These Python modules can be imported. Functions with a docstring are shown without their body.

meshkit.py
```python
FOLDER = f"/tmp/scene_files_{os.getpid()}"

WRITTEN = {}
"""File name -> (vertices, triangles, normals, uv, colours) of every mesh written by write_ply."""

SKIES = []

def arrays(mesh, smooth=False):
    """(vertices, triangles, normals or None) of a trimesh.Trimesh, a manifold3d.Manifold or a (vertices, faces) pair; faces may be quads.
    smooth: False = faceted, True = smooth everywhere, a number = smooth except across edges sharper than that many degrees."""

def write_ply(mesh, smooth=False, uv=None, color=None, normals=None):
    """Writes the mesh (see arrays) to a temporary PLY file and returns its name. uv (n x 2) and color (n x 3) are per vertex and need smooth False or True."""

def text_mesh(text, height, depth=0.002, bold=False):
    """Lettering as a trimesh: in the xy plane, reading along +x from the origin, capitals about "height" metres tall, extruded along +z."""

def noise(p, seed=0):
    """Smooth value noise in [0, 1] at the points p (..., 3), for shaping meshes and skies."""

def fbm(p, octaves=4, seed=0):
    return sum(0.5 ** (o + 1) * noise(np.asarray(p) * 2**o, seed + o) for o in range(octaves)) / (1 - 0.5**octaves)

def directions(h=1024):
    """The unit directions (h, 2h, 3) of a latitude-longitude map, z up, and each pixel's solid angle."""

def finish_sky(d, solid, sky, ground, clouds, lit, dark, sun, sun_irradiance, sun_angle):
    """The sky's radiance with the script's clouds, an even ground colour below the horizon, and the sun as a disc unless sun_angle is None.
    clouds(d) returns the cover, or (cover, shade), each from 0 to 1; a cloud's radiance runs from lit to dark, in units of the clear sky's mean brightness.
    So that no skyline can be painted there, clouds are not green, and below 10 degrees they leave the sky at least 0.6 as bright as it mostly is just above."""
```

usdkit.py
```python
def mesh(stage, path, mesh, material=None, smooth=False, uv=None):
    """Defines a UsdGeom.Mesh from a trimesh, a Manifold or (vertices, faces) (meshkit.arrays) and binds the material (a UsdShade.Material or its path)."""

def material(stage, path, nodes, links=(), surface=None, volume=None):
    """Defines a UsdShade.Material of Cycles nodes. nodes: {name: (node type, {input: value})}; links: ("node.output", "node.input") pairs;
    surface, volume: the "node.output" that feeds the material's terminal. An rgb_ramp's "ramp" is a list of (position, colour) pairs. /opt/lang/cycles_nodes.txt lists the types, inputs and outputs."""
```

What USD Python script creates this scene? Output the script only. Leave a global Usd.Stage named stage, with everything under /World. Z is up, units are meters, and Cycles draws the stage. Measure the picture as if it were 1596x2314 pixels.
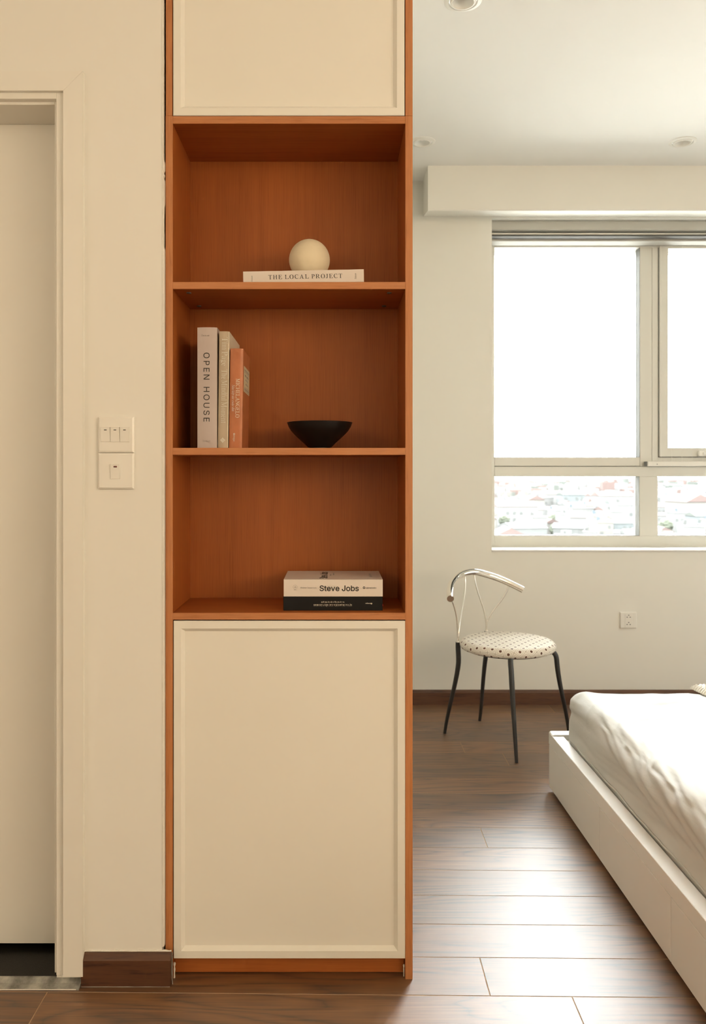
import math, json
import numpy as np, trimesh, manifold3d, shapely
from shapely.geometry import Polygon, box as sbox
from pxr import Usd, UsdGeom, UsdLux, UsdShade, Gf, Sdf, Vt
import usdkit, meshkit

stage = Usd.Stage.CreateInMemory()
UsdGeom.SetStageUpAxis(stage, UsdGeom.Tokens.z)
UsdGeom.SetStageMetersPerUnit(stage, 1.0)
UsdGeom.Xform.Define(stage, '/World')
UsdGeom.Scope.Define(stage, '/World/Looks')

# ---------------------------------------------------------------- camera, sky, added fill lights, exposure
FPX, CX, CY, EYE = 1810.0, 755.0, 1072.0, 1.2        # focal length and principal point in pixels of 1596 x 2314, eye height
cam = UsdGeom.Camera.Define(stage, '/World/camera')
cam.AddTranslateOp().Set(Gf.Vec3d(0, 0, EYE)); cam.AddRotateXOp().Set(90.0)
AP = 24.0
cam.CreateHorizontalApertureAttr(AP); cam.CreateVerticalApertureAttr(AP * 2314 / 1596)
cam.CreateFocalLengthAttr(AP * FPX / 1596)
cam.CreateHorizontalApertureOffsetAttr((798 - CX) / 1596 * AP)
cam.CreateVerticalApertureOffsetAttr(-(1157 - CY) / 1596 * AP)
cam.CreateFStopAttr(6.3); cam.CreateFocusDistanceAttr(1.92)
cam.CreateClippingRangeAttr(Gf.Vec2f(0.05, 20000))
cam.CreateExposureAttr(0.0)

sky = UsdLux.DomeLight.Define(stage, '/World/overcast_sky')          # bright even overcast
sky.CreateIntensityAttr(14.4); sky.CreateColorAttr(Gf.Vec3f(0.97, 1.0, 1.01))
FILL_LIGHTS = []
for nm, w, h, lum, pos, ry, rx in (('hall_side_daylight', 2.0, .95, 10.8, (3.285, -1.15, 1.98), 90.0, 0.0), ('front_window_daylight', 1.7, .95, 2.6, (2.25, -2.285, 1.98), 0.0, 90.0), ('bedroom_side_daylight', 1.5, 1.1, 1.8, (3.285, 3.05, 1.10), 90.0, 0.0), ('hall_left_daylight', 1.6, .85, 4.3, (-2.185, -.9, 2.0), -90.0, 0.0)):
    fill_light = UsdLux.RectLight.Define(stage, '/World/' + nm)     # unseen fill lights added just inside closed openings to brighten the room
    fill_light.CreateWidthAttr(h if ry else w); fill_light.CreateHeightAttr(w if ry else h); fill_light.CreateIntensityAttr(lum); fill_light.CreateColorAttr(Gf.Vec3f(*((1.0, 0.79, 0.555) if pos[1] < 2 else (.86, 1.0, 1.06))))
    fill_light.AddTranslateOp().Set(Gf.Vec3d(*pos))
    (fill_light.AddRotateYOp() if ry else fill_light.AddRotateXOp()).Set(ry or rx); FILL_LIGHTS.append(fill_light)
for l in (sky, *FILL_LIGHTS): l.GetPrim().SetCustomDataByKey('kind', 'helper')

# ---------------------------------------------------------------- helpers
ORIGIN = {}
def path_of(name, parent):
    base = parent.GetPath().pathString if parent is not None else '/World'
    p, k = f'{base}/{name}', 0
    while stage.GetPrimAtPath(p):
        k += 1; p = f'{base}/{name}_{k:03d}'
    return p
def tag(prim, label=None, cat=None, group=None, kind=None):
    for k, v in (('label', label), ('category', cat), ('group', group), ('kind', kind)):
        if v: prim.SetCustomDataByKey(k, v)
    return prim
def thing(name, label, cat, loc=(0, 0, 0), group=None, kind=None):
    x = UsdGeom.Xform.Define(stage, path_of(name, None)); x.AddTranslateOp().Set(Gf.Vec3d(*map(float, loc)))
    ORIGIN[x.GetPath().pathString] = np.array(loc, float)
    return tag(x.GetPrim(), label, cat, group, kind)
def obj(name, m, mat, parent=None, label=None, smooth=30, uv=None, kind=None):
    """One Mesh prim; m is given in world coordinates."""
    v, f = (m.vertices, m.faces) if isinstance(m, trimesh.Trimesh) else meshkit.arrays(m)[:2]
    v = np.array(v, float)
    if parent is not None:
        v = v - ORIGIN.get('/' + '/'.join(parent.GetPath().pathString.split('/')[1:3]), np.zeros(3))
    p = usdkit.mesh(stage, path_of(name, parent), trimesh.Trimesh(v, np.array(f), process=False), M[mat], smooth=smooth, uv=uv).GetPrim()
    return tag(p, label, None, None, kind)
def solo(name, m, mat, label, cat, kind=None, group=None, smooth=30):
    return tag(obj(name, m, mat, None, None, smooth), label, cat, group, kind)
def bx(x0, x1, y0, y1, z0, z1, c=0.0):
    if c <= 0: return trimesh.creation.box(bounds=[(x0, y0, z0), (x1, y1, z1)])
    lo, hi, pts = (x0, y0, z0), (x1, y1, z1), []
    for s in np.ndindex(2, 2, 2):
        q = [hi[i] if s[i] else lo[i] for i in range(3)]
        for a in range(3):
            r = [q[i] + (0 if i == a else (-c if s[i] else c)) for i in range(3)]
            pts.append(r)
    return trimesh.convex.convex_hull(np.array(pts))
def cat(*ms): return trimesh.util.concatenate(list(ms))
def tube(pts, radii, n=12, cap=True):
    pts = np.array(pts, float); N = len(pts); radii = np.broadcast_to(np.asarray(radii, float), (N,))
    t = np.gradient(pts, axis=0); t /= np.linalg.norm(t, axis=1)[:, None]
    up = np.array([0, 0, 1.0]) if abs(t[0][2]) < .9 else np.array([1.0, 0, 0])
    a = np.linspace(0, 2 * math.pi, n, endpoint=False); V = []
    u = np.cross(t[0], up); u /= np.linalg.norm(u)
    for i in range(N):
        u = u - t[i] * u.dot(t[i]); u /= np.linalg.norm(u); w = np.cross(t[i], u)
        V.append(pts[i] + radii[i] * (np.cos(a)[:, None] * u + np.sin(a)[:, None] * w))
    V = np.vstack(V); F = []
    for i in range(N - 1):
        for j in range(n):
            k = (j + 1) % n; F += [[i*n+j, i*n+k, (i+1)*n+k], [i*n+j, (i+1)*n+k, (i+1)*n+j]]
    if cap:
        c0, c1 = len(V), len(V) + 1; V = np.vstack([V, pts[0], pts[-1]])
        for j in range(n):
            k = (j + 1) % n; F += [[c0, k, j], [c1, (N-1)*n+j, (N-1)*n+k]]
    return trimesh.Trimesh(V, F, process=False)
def spline(pts, n=40):
    from scipy.interpolate import CubicSpline
    pts = np.array(pts, float); d = np.r_[0, np.cumsum(np.linalg.norm(np.diff(pts, axis=0), axis=1))]
    return CubicSpline(d, pts)(np.linspace(0, d[-1], n))
def lathe(prof, n=64, at=(0, 0, 0)):
    m = trimesh.creation.revolve(np.array(prof, float), sections=n); m.apply_translation(at); return m
def plate(poly, depth, frame, at):
    """A shapely shape extruded by depth; frame: its x, y, z axes as rows; at: its origin."""
    gs = [trimesh.creation.extrude_polygon(g, depth, engine='earcut') for g in getattr(poly, 'geoms', [poly]) if g.area > 1e-12]
    return turn(cat(*gs), frame, at)
def turn(m, frame, at):
    T = np.eye(4); T[:3, :3] = np.array(frame, float).T; T[:3, 3] = at; m = m.copy(); m.apply_transform(T); return m
XZ = ((1, 0, 0), (0, 0, 1), (0, -1, 0))                 # upright, facing the camera
DOWN = ((0, 0, -1), (1, 0, 0), (0, -1, 0))              # reads downwards, facing the camera
UPW = ((0, 0, 1), (-1, 0, 0), (0, -1, 0))               # reads upwards, facing the camera
FLIP = ((-1, 0, 0), (0, 0, -1), (0, -1, 0))             # upside down, facing the camera

GLYPHS = json.loads('''{"RA":[115,[[[4,0,3,3,11,4,17,11,56,103,57,104,60,104,95,10,100,5,111,3,112,0,71,0,70,3,78,4,80,6,80,9,71,35,35,34,28,18,25,9,29,4,38,3,39,0],[37,41,69,40,54,80,51,73]]]],"RC":[99,[[[6,36,3,54,5,68,11,82,19,92,31,100,42,104,58,104,75,100,79,100,81,103,84,103,87,73,83,73,78,87,70,95,59,99,48,99,37,94,27,83,21,69,20,57,22,40,26,29,34,17,43,10,56,4,70,5,82,11,92,23,96,20,95,19,86,6,77,1,64,-2,51,-2,39,1,30,6,19,14,10,26]]]],"RE":[97,[[[7,0,6,3,12,3,16,5,18,11,17,83,16,94,11,98,3,99,3,102,81,102,83,80,81,80,78,88,75,93,68,96,61,97,37,97,32,94,33,57,50,57,56,58,60,61,63,64,64,72,67,72,67,70,67,35,64,35,61,46,57,51,52,52,33,52,33,13,35,8,39,6,62,5,70,6,77,9,82,12,87,19,91,28,94,28,91,0]]]],"RG":[114,[[[7,35,3,51,4,67,10,82,15,88,22,95,32,101,45,104,63,104,84,97,89,98,92,103,94,103,96,72,94,72,89,81,84,88,75,95,61,99,46,99,34,92,26,82,21,66,21,52,22,41,26,31,35,16,47,7,55,4,65,2,77,4,83,8,85,13,84,35,83,42,79,46,69,47,68,50,110,50,111,47,103,46,99,42,100,7,85,0,71,-2,56,-2,42,1,32,6,21,14,12,25]]]],"RH":[113,[[[7,0,6,3,12,3,16,5,18,10,17,83,16,94,11,98,3,99,3,102,44,102,44,99,39,99,34,97,32,91,32,61,34,58,37,57,80,58,80,60,80,86,79,94,76,97,66,99,66,102,106,102,106,99,101,99,97,97,95,92,96,20,96,12,98,7,101,4,110,3,110,0,69,0,69,3,75,3,79,5,81,10,81,46,80,50,78,51,33,51,33,46,33,12,36,6,41,4,47,3,48,0]]]],"RI":[51,[[[7,0,6,3,12,3,16,5,18,11,17,83,16,94,11,98,3,99,3,102,44,102,44,99,39,99,35,97,33,92,34,18,34,13,37,6,41,4,47,3,48,0]]]],"RJ":[56,[[[5,8,3,16,6,19,9,19,13,18,17,14,19,4,21,3,26,3,28,7,26,91,23,97,10,99,11,102,53,102,53,99,44,97,41,91,43,25,42,17,39,6,37,3,31,-1,20,-2,12,0]]]],"RL":[97,[[[7,0,6,3,12,3,16,5,19,11,17,86,15,96,11,98,3,99,3,102,44,102,43,99,38,99,34,97,32,90,33,23,35,9,37,7,43,5,63,5,75,7,84,12,88,19,91,29,94,29,93,0]]]],"RM":[128,[[[6,0,6,3,11,3,15,5,18,10,17,84,17,91,15,95,11,98,3,99,3,102,31,102,64,24,93,102,121,102,121,99,116,99,111,96,109,91,110,21,112,8,117,4,125,3,125,0,84,0,84,3,89,3,93,5,95,10,94,85,62,0,59,1,23,85,24,14,28,6,31,4,39,3,39,1]]]],"RN":[105,[[[7,0,6,3,12,3,16,6,18,11,18,85,17,91,15,94,10,98,3,99,3,102,25,101,85,24,83,91,82,95,80,97,69,99,69,102,102,102,102,99,97,99,92,97,90,90,92,-2,88,-2,24,81,26,10,29,5,40,3,40,0]]]],"RO":[106,[[[7,30,4,41,3,52,6,69,10,80,17,88,23,95,31,100,39,103,48,104,58,104,68,102,77,98,86,91,97,77,102,58,103,46,100,34,96,23,91,14,86,8,77,3,70,0,60,-2,48,-2,34,2,24,8,17,14,11,21],[21,39,28,19,35,10,42,5,51,2,60,3,68,6,73,11,78,18,82,27,85,38,85,50,84,63,80,78,77,84,72,92,64,97,55,100,43,98,34,92,27,82,23,72,21,53]]]],"RP":[85,[[[7,0,6,3,12,3,17,6,19,12,17,83,17,89,15,95,11,98,3,99,3,102,52,102,62,100,70,96,78,87,82,76,81,66,77,59,70,53,61,50,33,48,34,9,36,6,39,4,49,3,49,0],[34,55,39,53,52,54,59,57,63,62,65,72,63,83,59,90,53,95,42,98,35,97,33,95,32,89,32,62]]]],"RR":[109,[[[7,0,6,3,12,3,16,5,19,11,17,83,17,89,15,95,11,98,3,99,3,102,55,102,65,100,72,96,78,92,82,85,85,77,85,69,83,65,79,59,72,55,63,52,63,51,91,12,98,5,106,3,106,0,83,0,48,50,33,51,33,20,35,9,37,6,40,4,49,3,49,0],[33,56,37,55,53,56,61,59,67,65,68,74,66,84,62,89,58,93,51,96,42,97,35,97,33,94]]]],"RS":[70,[[[9,-2,4,32,7,32,10,23,16,13,23,7,31,3,40,2,46,4,52,10,54,16,51,26,45,35,17,59,9,68,5,76,3,82,3,88,5,94,10,100,20,104,33,104,46,100,50,101,52,104,54,104,58,74,56,74,52,85,47,92,37,99,32,100,23,99,18,95,16,88,18,81,24,72,52,49,60,39,64,32,67,24,67,17,65,11,59,3,49,-1,36,-2,17,3,13,2,11,-2]]]],"RT":[94,[[[4,77,3,102,88,102,91,77,88,77,84,88,79,94,70,97,57,97,55,94,57,12,58,8,61,4,73,3,74,0,27,0,27,3,34,3,39,6,41,13,40,92,39,95,37,97,24,97,15,94,11,92,9,87,7,77]]]],"RU":[108,[[[22,21,19,35,18,89,16,96,11,99,3,99,3,102,46,102,47,99,40,99,36,97,33,90,35,30,37,21,42,13,49,8,58,5,70,6,79,9,84,14,86,23,87,40,85,88,81,97,78,99,70,99,70,102,104,102,105,99,97,98,96,97,93,93,93,26,92,15,86,5,79,1,72,-1,57,-2,48,-1,40,2,31,9]]]],"RV":[111,[[[3,99,3,102,44,102,44,100,35,98,33,92,50,22,88,90,88,94,87,97,84,99,77,99,76,102,107,102,108,99,101,97,95,88,45,-2,42,-2,18,92,14,97]]]],"ba":[67,[[[7,12,8,21,13,28,23,34,42,42,42,57,39,63,32,65,24,65,19,63,18,60,21,54,21,49,19,45,15,43,11,45,10,49,10,55,12,61,20,67,29,69,42,68,48,65,52,60,55,51,55,9,56,8,61,7,62,6,56,1,52,-2,46,0,44,3,42,7,40,7,36,7,26,0,19,-2,14,0,10,3],[21,17,22,10,26,7,34,7,39,10,42,13,42,37,35,37,25,31,22,26]]]],"bd":[71,[[[7,27,7,39,9,48,13,58,18,65,23,68,30,69,36,67,41,62,47,62,47,91,45,95,38,97,38,100,60,100,60,13,63,7,67,6,67,3,47,0,47,8,42,8,47,16,47,53,46,57,41,61,30,62,26,60,22,53,20,40,21,23,23,13,25,9,29,6,40,7,36,2,28,-2,22,0,17,3,13,8,10,15]]]],"be":[58,[[[7,29,7,40,9,50,13,58,19,65,27,69,33,69,40,67,46,62,52,50,53,37,20,36,22,20,25,14,29,11,36,9,43,9,48,10,52,13,45,4,38,0,31,-2,21,2,15,7,12,12,9,19],[20,42,43,42,42,58,39,64,35,66,29,66,23,62,21,55]]]],"bf":[41,[[[6,0,6,3,12,5,13,10,13,61,6,61,6,68,13,68,14,83,15,89,19,95,27,100,34,102,38,101,45,98,48,92,49,84,46,80,44,79,40,83,40,88,42,95,41,97,30,97,28,95,26,89,26,68,37,68,37,61,26,61,26,11,29,5,37,3,37,0]]]],"bg":[63,[[[6,-17,7,-11,16,-6,9,2,8,5,8,11,13,18,23,24,14,30,9,38,7,49,11,59,17,65,28,69,36,69,44,67,60,66,60,59,50,59,53,53,55,45,54,39,51,32,46,27,40,24,21,22,18,20,17,17,18,13,21,11,45,10,50,8,55,5,58,1,59,-5,59,-13,56,-20,51,-25,44,-28,34,-30,24,-30,17,-29,11,-26,7,-22],[12,-18,15,-22,19,-24,25,-26,39,-26,46,-24,52,-22,54,-18,55,-13,53,-9,48,-8,17,-7,13,-11],[20,42,21,33,24,28,33,27,39,29,42,36,43,50,42,58,39,63,35,65,28,66,24,64,22,62,20,55]]]],"bh":[74,[[[7,97,7,100,26,100,26,59,33,59,39,66,47,69,53,68,58,64,61,57,62,50,62,9,65,4,69,3,69,0,43,0,43,3,47,4,49,10,49,51,47,58,39,60,32,58,26,52,26,9,29,4,33,3,33,0,7,0,7,3,11,5,13,9,13,91,11,96]]]],"bi":[38,[[[7,0,7,3,11,5,13,9,13,59,12,63,7,65,7,68,26,68,26,11,27,6,33,3,33,0]],[[13,89,13,94,17,100,20,101,25,98,27,93,27,89,26,85,23,81,20,80,16,82]]]],"bl":[39,[[[7,0,7,3,11,5,13,9,13,91,11,96,7,97,7,100,26,100,26,11,27,6,33,3,33,0]]]],"bm":[107,[[[7,65,7,68,26,68,26,59,32,58,26,51,26,10,28,4,32,3,32,0,7,0,7,3,11,5,13,9,13,59,11,63]],[[33,59,40,67,45,69,49,69,55,66,59,62,60,58,66,58,61,52,61,10,64,4,67,3,67,0,43,0,43,3,46,4,49,10,48,54,47,57,45,60,37,60]],[[67,58,73,66,82,69,89,68,93,63,96,57,97,50,97,9,99,4,103,3,103,0,78,0,78,3,82,4,84,10,84,54,82,58,80,60,72,60]]]],"bn":[74,[[[7,65,7,68,26,68,26,59,30,59,33,59,39,66,45,69,51,69,56,66,60,61,62,53,62,9,65,4,69,3,69,0,43,0,43,3,47,4,49,10,49,51,47,58,39,60,32,58,26,52,26,9,29,4,33,3,33,0,7,0,7,3,11,5,13,9,13,59,11,63]]]],"bo":[65,[[[7,31,7,43,11,55,17,62,26,68,35,69,43,67,50,62,56,53,60,37,58,22,53,9,47,4,42,0,36,-2,30,-2,19,4,11,13,8,22],[20,46,22,9,26,3,37,2,43,6,45,11,46,19,46,48,44,60,39,65,28,65,23,60]]]],"bt":[44,[[[7,62,7,66,26,88,26,68,38,68,38,62,26,61,26,13,29,9,39,9,34,3,28,-1,23,-2,20,-1,14,6,13,12,13,61]]]],"bu":[72,[[[5,65,5,68,25,68,25,13,26,11,29,8,38,7,43,9,48,15,48,58,46,63,41,65,41,68,61,68,61,12,63,8,68,6,68,3,48,0,48,8,43,8,42,8,36,2,29,-1,24,-2,18,2,14,8,12,14,12,60,10,63]]]],"bv":[59,[[[1,65,1,68,31,68,31,65,27,65,25,63,24,59,35,27,37,27,38,27,49,60,47,63,42,65,42,68,59,68,59,65,56,63,51,57,30,-2,29,-1,7,59,5,63]]]],"bs":[56,[[[10,2,10,15,15,7,23,3,35,4,39,7,41,10,40,16,37,21,20,31,13,38,11,44,10,52,13,61,19,67,26,69,39,67,45,67,45,57,42,61,37,64,26,65,21,64,19,61,18,56,19,52,22,49,38,40,45,32,48,25,48,17,45,9,41,2,32,-2,27,-1,18,2]]]],"bp":[72,[[[6,-30,6,-27,11,-26,13,-21,13,58,11,63,7,65,7,68,25,68,25,59,30,58,26,52,26,15,31,8,34,6,41,6,47,8,51,16,53,26,52,49,49,57,47,60,41,62,33,60,40,68,45,70,50,68,59,61,65,49,66,41,66,29,63,15,56,4,52,1,47,-2,39,0,33,6,26,6,27,-22,30,-26,36,-27,36,-30]]]],"br":[56,[[[7,0,7,3,11,5,13,9,13,59,12,63,7,65,7,68,26,68,26,56,32,56,28,52,27,46,27,9,29,5,36,3,36,0]],[[42,57,33,57,33,58,33,58,34,59,34,59,35,60,35,60,38,64,46,69,50,68,54,62,54,54,49,49]]]],"iS":[81,[[[1,-2,6,32,8,32,9,23,13,13,18,7,25,3,33,2,40,4,48,10,51,16,52,26,48,35,27,59,21,68,19,76,20,82,24,94,31,100,42,104,56,104,68,100,71,101,75,104,77,104,72,74,70,74,69,85,66,92,58,99,54,100,44,99,38,95,34,88,34,81,37,72,59,49,64,39,66,32,66,24,61,11,53,3,42,-1,28,-2,11,3,6,2,3,-2]]]],"ia":[75,[[[-1,11,0,26,4,40,12,52,21,62,31,68,37,69,46,69,49,66,51,63,53,68,64,68,50,18,49,9,50,8,53,8,62,17,64,15,54,3,49,0,44,-2,40,-1,38,1,37,7,41,24,29,8,24,3,17,-1,9,-2,4,0,1,3],[12,13,15,8,21,8,29,13,38,25,44,37,48,50,48,60,45,65,39,66,34,64,26,57,23,52,17,42,14,31,12,21]]]],"iu":[80,[[[1,7,2,18,12,55,11,62,3,63,4,66,24,69,28,69,13,13,14,9,19,7,27,12,34,19,41,29,51,46,57,68,69,68,56,21,54,9,56,7,60,8,69,18,71,16,61,3,55,-1,51,-2,45,-1,42,3,42,10,47,32,32,11,20,1,14,-1,7,-1,3,1]]]],"ik":[75,[[[-3,0,23,93,22,99,14,100,14,102,38,107,38,104,19,35,48,57,51,62,49,64,44,65,45,67,74,67,73,65,67,63,57,59,36,42,47,16,51,9,54,8,57,9,66,17,68,15,64,8,57,2,50,-1,45,-1,39,4,26,35,17,28,9,0]]]],"it":[41,[[[0,5,1,14,14,61,4,62,5,65,11,67,16,70,24,77,30,86,33,86,28,67,40,67,39,63,39,62,26,62,14,15,13,8,16,7,18,7,27,17,30,15,19,3,12,-1,4,-1,1,1]]]],"ii":[39,[[[19,95,23,100,28,102,31,101,34,98,35,93,32,88,26,86,23,87,20,90]],[[0,4,1,13,13,58,11,62,4,63,4,65,28,69,29,66,13,16,13,9,15,7,19,8,28,18,31,16,22,5,12,-1,4,-1,1,0]]]],"ie":[63,[[[-1,27,2,37,7,46,11,53,20,61,29,66,38,69,49,69,55,65,57,59,56,54,54,49,49,44,35,36,13,31,13,15,16,9,20,7,24,6,32,6,42,11,48,18,51,16,49,14,38,4,32,1,23,-1,14,-1,8,1,4,5,1,10,-1,17],[14,35,17,35,27,38,36,43,44,52,45,59,44,64,42,65,37,65,28,60,20,49]]]],"ic":[66,[[[0,29,2,37,7,48,11,54,22,63,30,67,39,69,50,69,55,66,57,64,59,60,58,55,56,52,53,50,48,51,45,53,45,58,48,63,48,65,41,66,33,63,22,52,15,36,13,26,13,18,16,11,21,6,24,5,32,6,42,11,50,18,52,16,45,8,38,3,24,-2,17,-1,9,2,4,6,1,13]]]],"io":[77,[[[-1,27,3,39,10,50,20,60,31,67,40,69,53,69,61,64,67,56,69,48,69,39,63,24,52,10,39,1,26,-2,16,-1,10,1,4,6,1,11,-1,18],[13,25,13,12,16,6,22,3,31,4,42,12,51,26,55,42,56,55,54,60,51,63,46,66,38,65,33,62,26,56,21,49,16,37]]]],"id":[78,[[[-2,12,-1,23,2,35,10,49,21,61,29,66,38,69,48,69,53,65,61,97,58,100,51,100,52,102,75,107,76,103,54,22,51,9,54,7,57,7,68,18,70,15,67,12,57,1,49,-2,43,-1,40,3,40,9,43,23,35,11,28,4,18,-1,9,-1,4,1,0,6],[11,16,13,10,16,7,20,6,28,10,37,19,45,33,50,47,51,59,50,63,47,65,42,66,36,64,24,54,15,36,12,25]]]]}''')
MARKS = {'acute': [(-4, 0), (10, 22), (20, 20), (3, 0)], 'grave': [(4, 0), (-12, 22), (-22, 20), (-3, 0)], 'circ': [(-22, 0), (0, 22), (22, 0), (15, 0), (0, 14), (-15, 0)],
         'tilde': [(-24, 2), (-12, 14), (4, 8), (16, 16), (24, 16), (12, 4), (-2, 0), (-14, 6)], 'hook': [(-5, 0), (-5, 8), (8, 14), (-8, 18), (-6, 22), (14, 20), (10, 8), (2, 6), (2, 0)]}
def serif(text, style, height, tracking=0, word=32, depth=.0003):
    """Serif lettering in the xy plane; style R capitals, b lower case, i italic. ~x after a letter adds a mark: a acute, g grave, c circumflex, t tilde, h hook, d dot below, o horn, s stroke."""
    s, x, out, i = height / 100, 0.0, [], 0
    lastw, top = 0, 100
    names = {'a': 'acute', 'g': 'grave', 'c': 'circ', 't': 'tilde', 'h': 'hook'}; lift = 0
    while i < len(text):
        ch = text[i]
        if ch == ' ': x += word; i += 1; continue
        if ch == '~':
            k = text[i + 1]; i += 2; cx = x - tracking - lastw / 2
            if k in names:
                out.append(Polygon([(cx + a, top + 8 + lift + b) for a, b in MARKS[names[k]]])); lift += 24
            elif k == 'd': out.append(Polygon([(cx - 7, -28), (cx + 7, -28), (cx + 7, -14), (cx - 7, -14)]))
            elif k == 'o': out.append(Polygon([(x - tracking - 14, top - 12), (x - tracking - 4, top - 6), (x - tracking + 2, top + 10), (x - tracking + 8, top + 6), (x - tracking + 2, top - 14)]))
            elif k == 's': out.append(Polygon([(cx + 0, 76), (cx + 34, 76), (cx + 34, 84), (cx + 0, 84)]))
            continue
        key = style + ch
        if key not in GLYPHS: key = ('R' if ch.isupper() else 'b') + ch
        adv, polys = GLYPHS[key]
        for p in polys:
            r = [[(x + q[j], q[j + 1]) for j in range(0, len(q), 2)] for q in p]
            g = Polygon(r[0], r[1:])
            out.append(g if g.is_valid else g.buffer(0))
        x += adv + tracking; lastw = adv; top = 100 if ch.isupper() or ch in 'dkltfh' else 68; lift = 0; i += 1
    u = shapely.union_all(out); u = shapely.affinity.scale(u, s, s, origin=(0, 0))
    gs = [trimesh.creation.extrude_polygon(g, depth, engine='earcut') for g in getattr(u, 'geoms', [u]) if g.area > 1e-12]
    return cat(*gs)
def sans(text, height, bold=False, tracking=0.0, depth=.0003):
    if not tracking: return meshkit.text_mesh(text, height, depth, bold)
    x, ms = 0.0, []
    for ch in text:
        if ch == ' ': x += height * .75; continue
        m = meshkit.text_mesh(ch, height, depth, bold); m.apply_translation((x - m.bounds[0][0], 0, 0)); ms.append(m); x = m.bounds[1][0] + tracking
    return cat(*ms)
def fit(m, length):
    """Scaled along x to the given length, starting at 0."""
    b = m.bounds; m = m.copy(); m.apply_translation((-b[0][0], 0, 0)); m.apply_scale((length / (b[1][0] - b[0][0]), 1, 1)); return m
def ring(r0, r1, n=40): return shapely.Point(0, 0).buffer(r1, quad_segs=n // 4).difference(shapely.Point(0, 0).buffer(r0, quad_segs=n // 4))

# ---------------------------------------------------------------- materials
M = {}
def plain(name, col, rough=.5, spec=.5, metal=0.0, bump=0.0, bscale=200.0, vary=0.0, vscale=3.0, extra=None):
    n = {'p': ('principled_bsdf', {'base_color': col, 'roughness': rough, 'specular_ior_level': spec, 'metallic': metal, **(extra or {})})}; L = []
    if bump or vary: n['g'] = ('geometry', {})
    if bump:
        n['bn'] = ('noise_texture', {'scale': bscale, 'detail': 4.0}); n['b'] = ('bump', {'strength': bump, 'distance': .001})
        L += [('g.position', 'bn.vector'), ('bn.fac', 'b.height'), ('b.normal', 'p.normal')]
    if vary:
        n['vn'] = ('noise_texture', {'scale': vscale, 'detail': 4.0, 'roughness': .6})
        n['vr'] = ('rgb_ramp', {'ramp': [(.3, [c * (1 - vary) for c in col]), (.7, [min(1, c * (1 + vary)) for c in col])]})
        L += [('g.position', 'vn.vector'), ('vn.fac', 'vr.fac'), ('vr.color', 'p.base_color')]
    M[name] = usdkit.material(stage, '/World/Looks/' + name, n, L, surface='p.BSDF')
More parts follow.
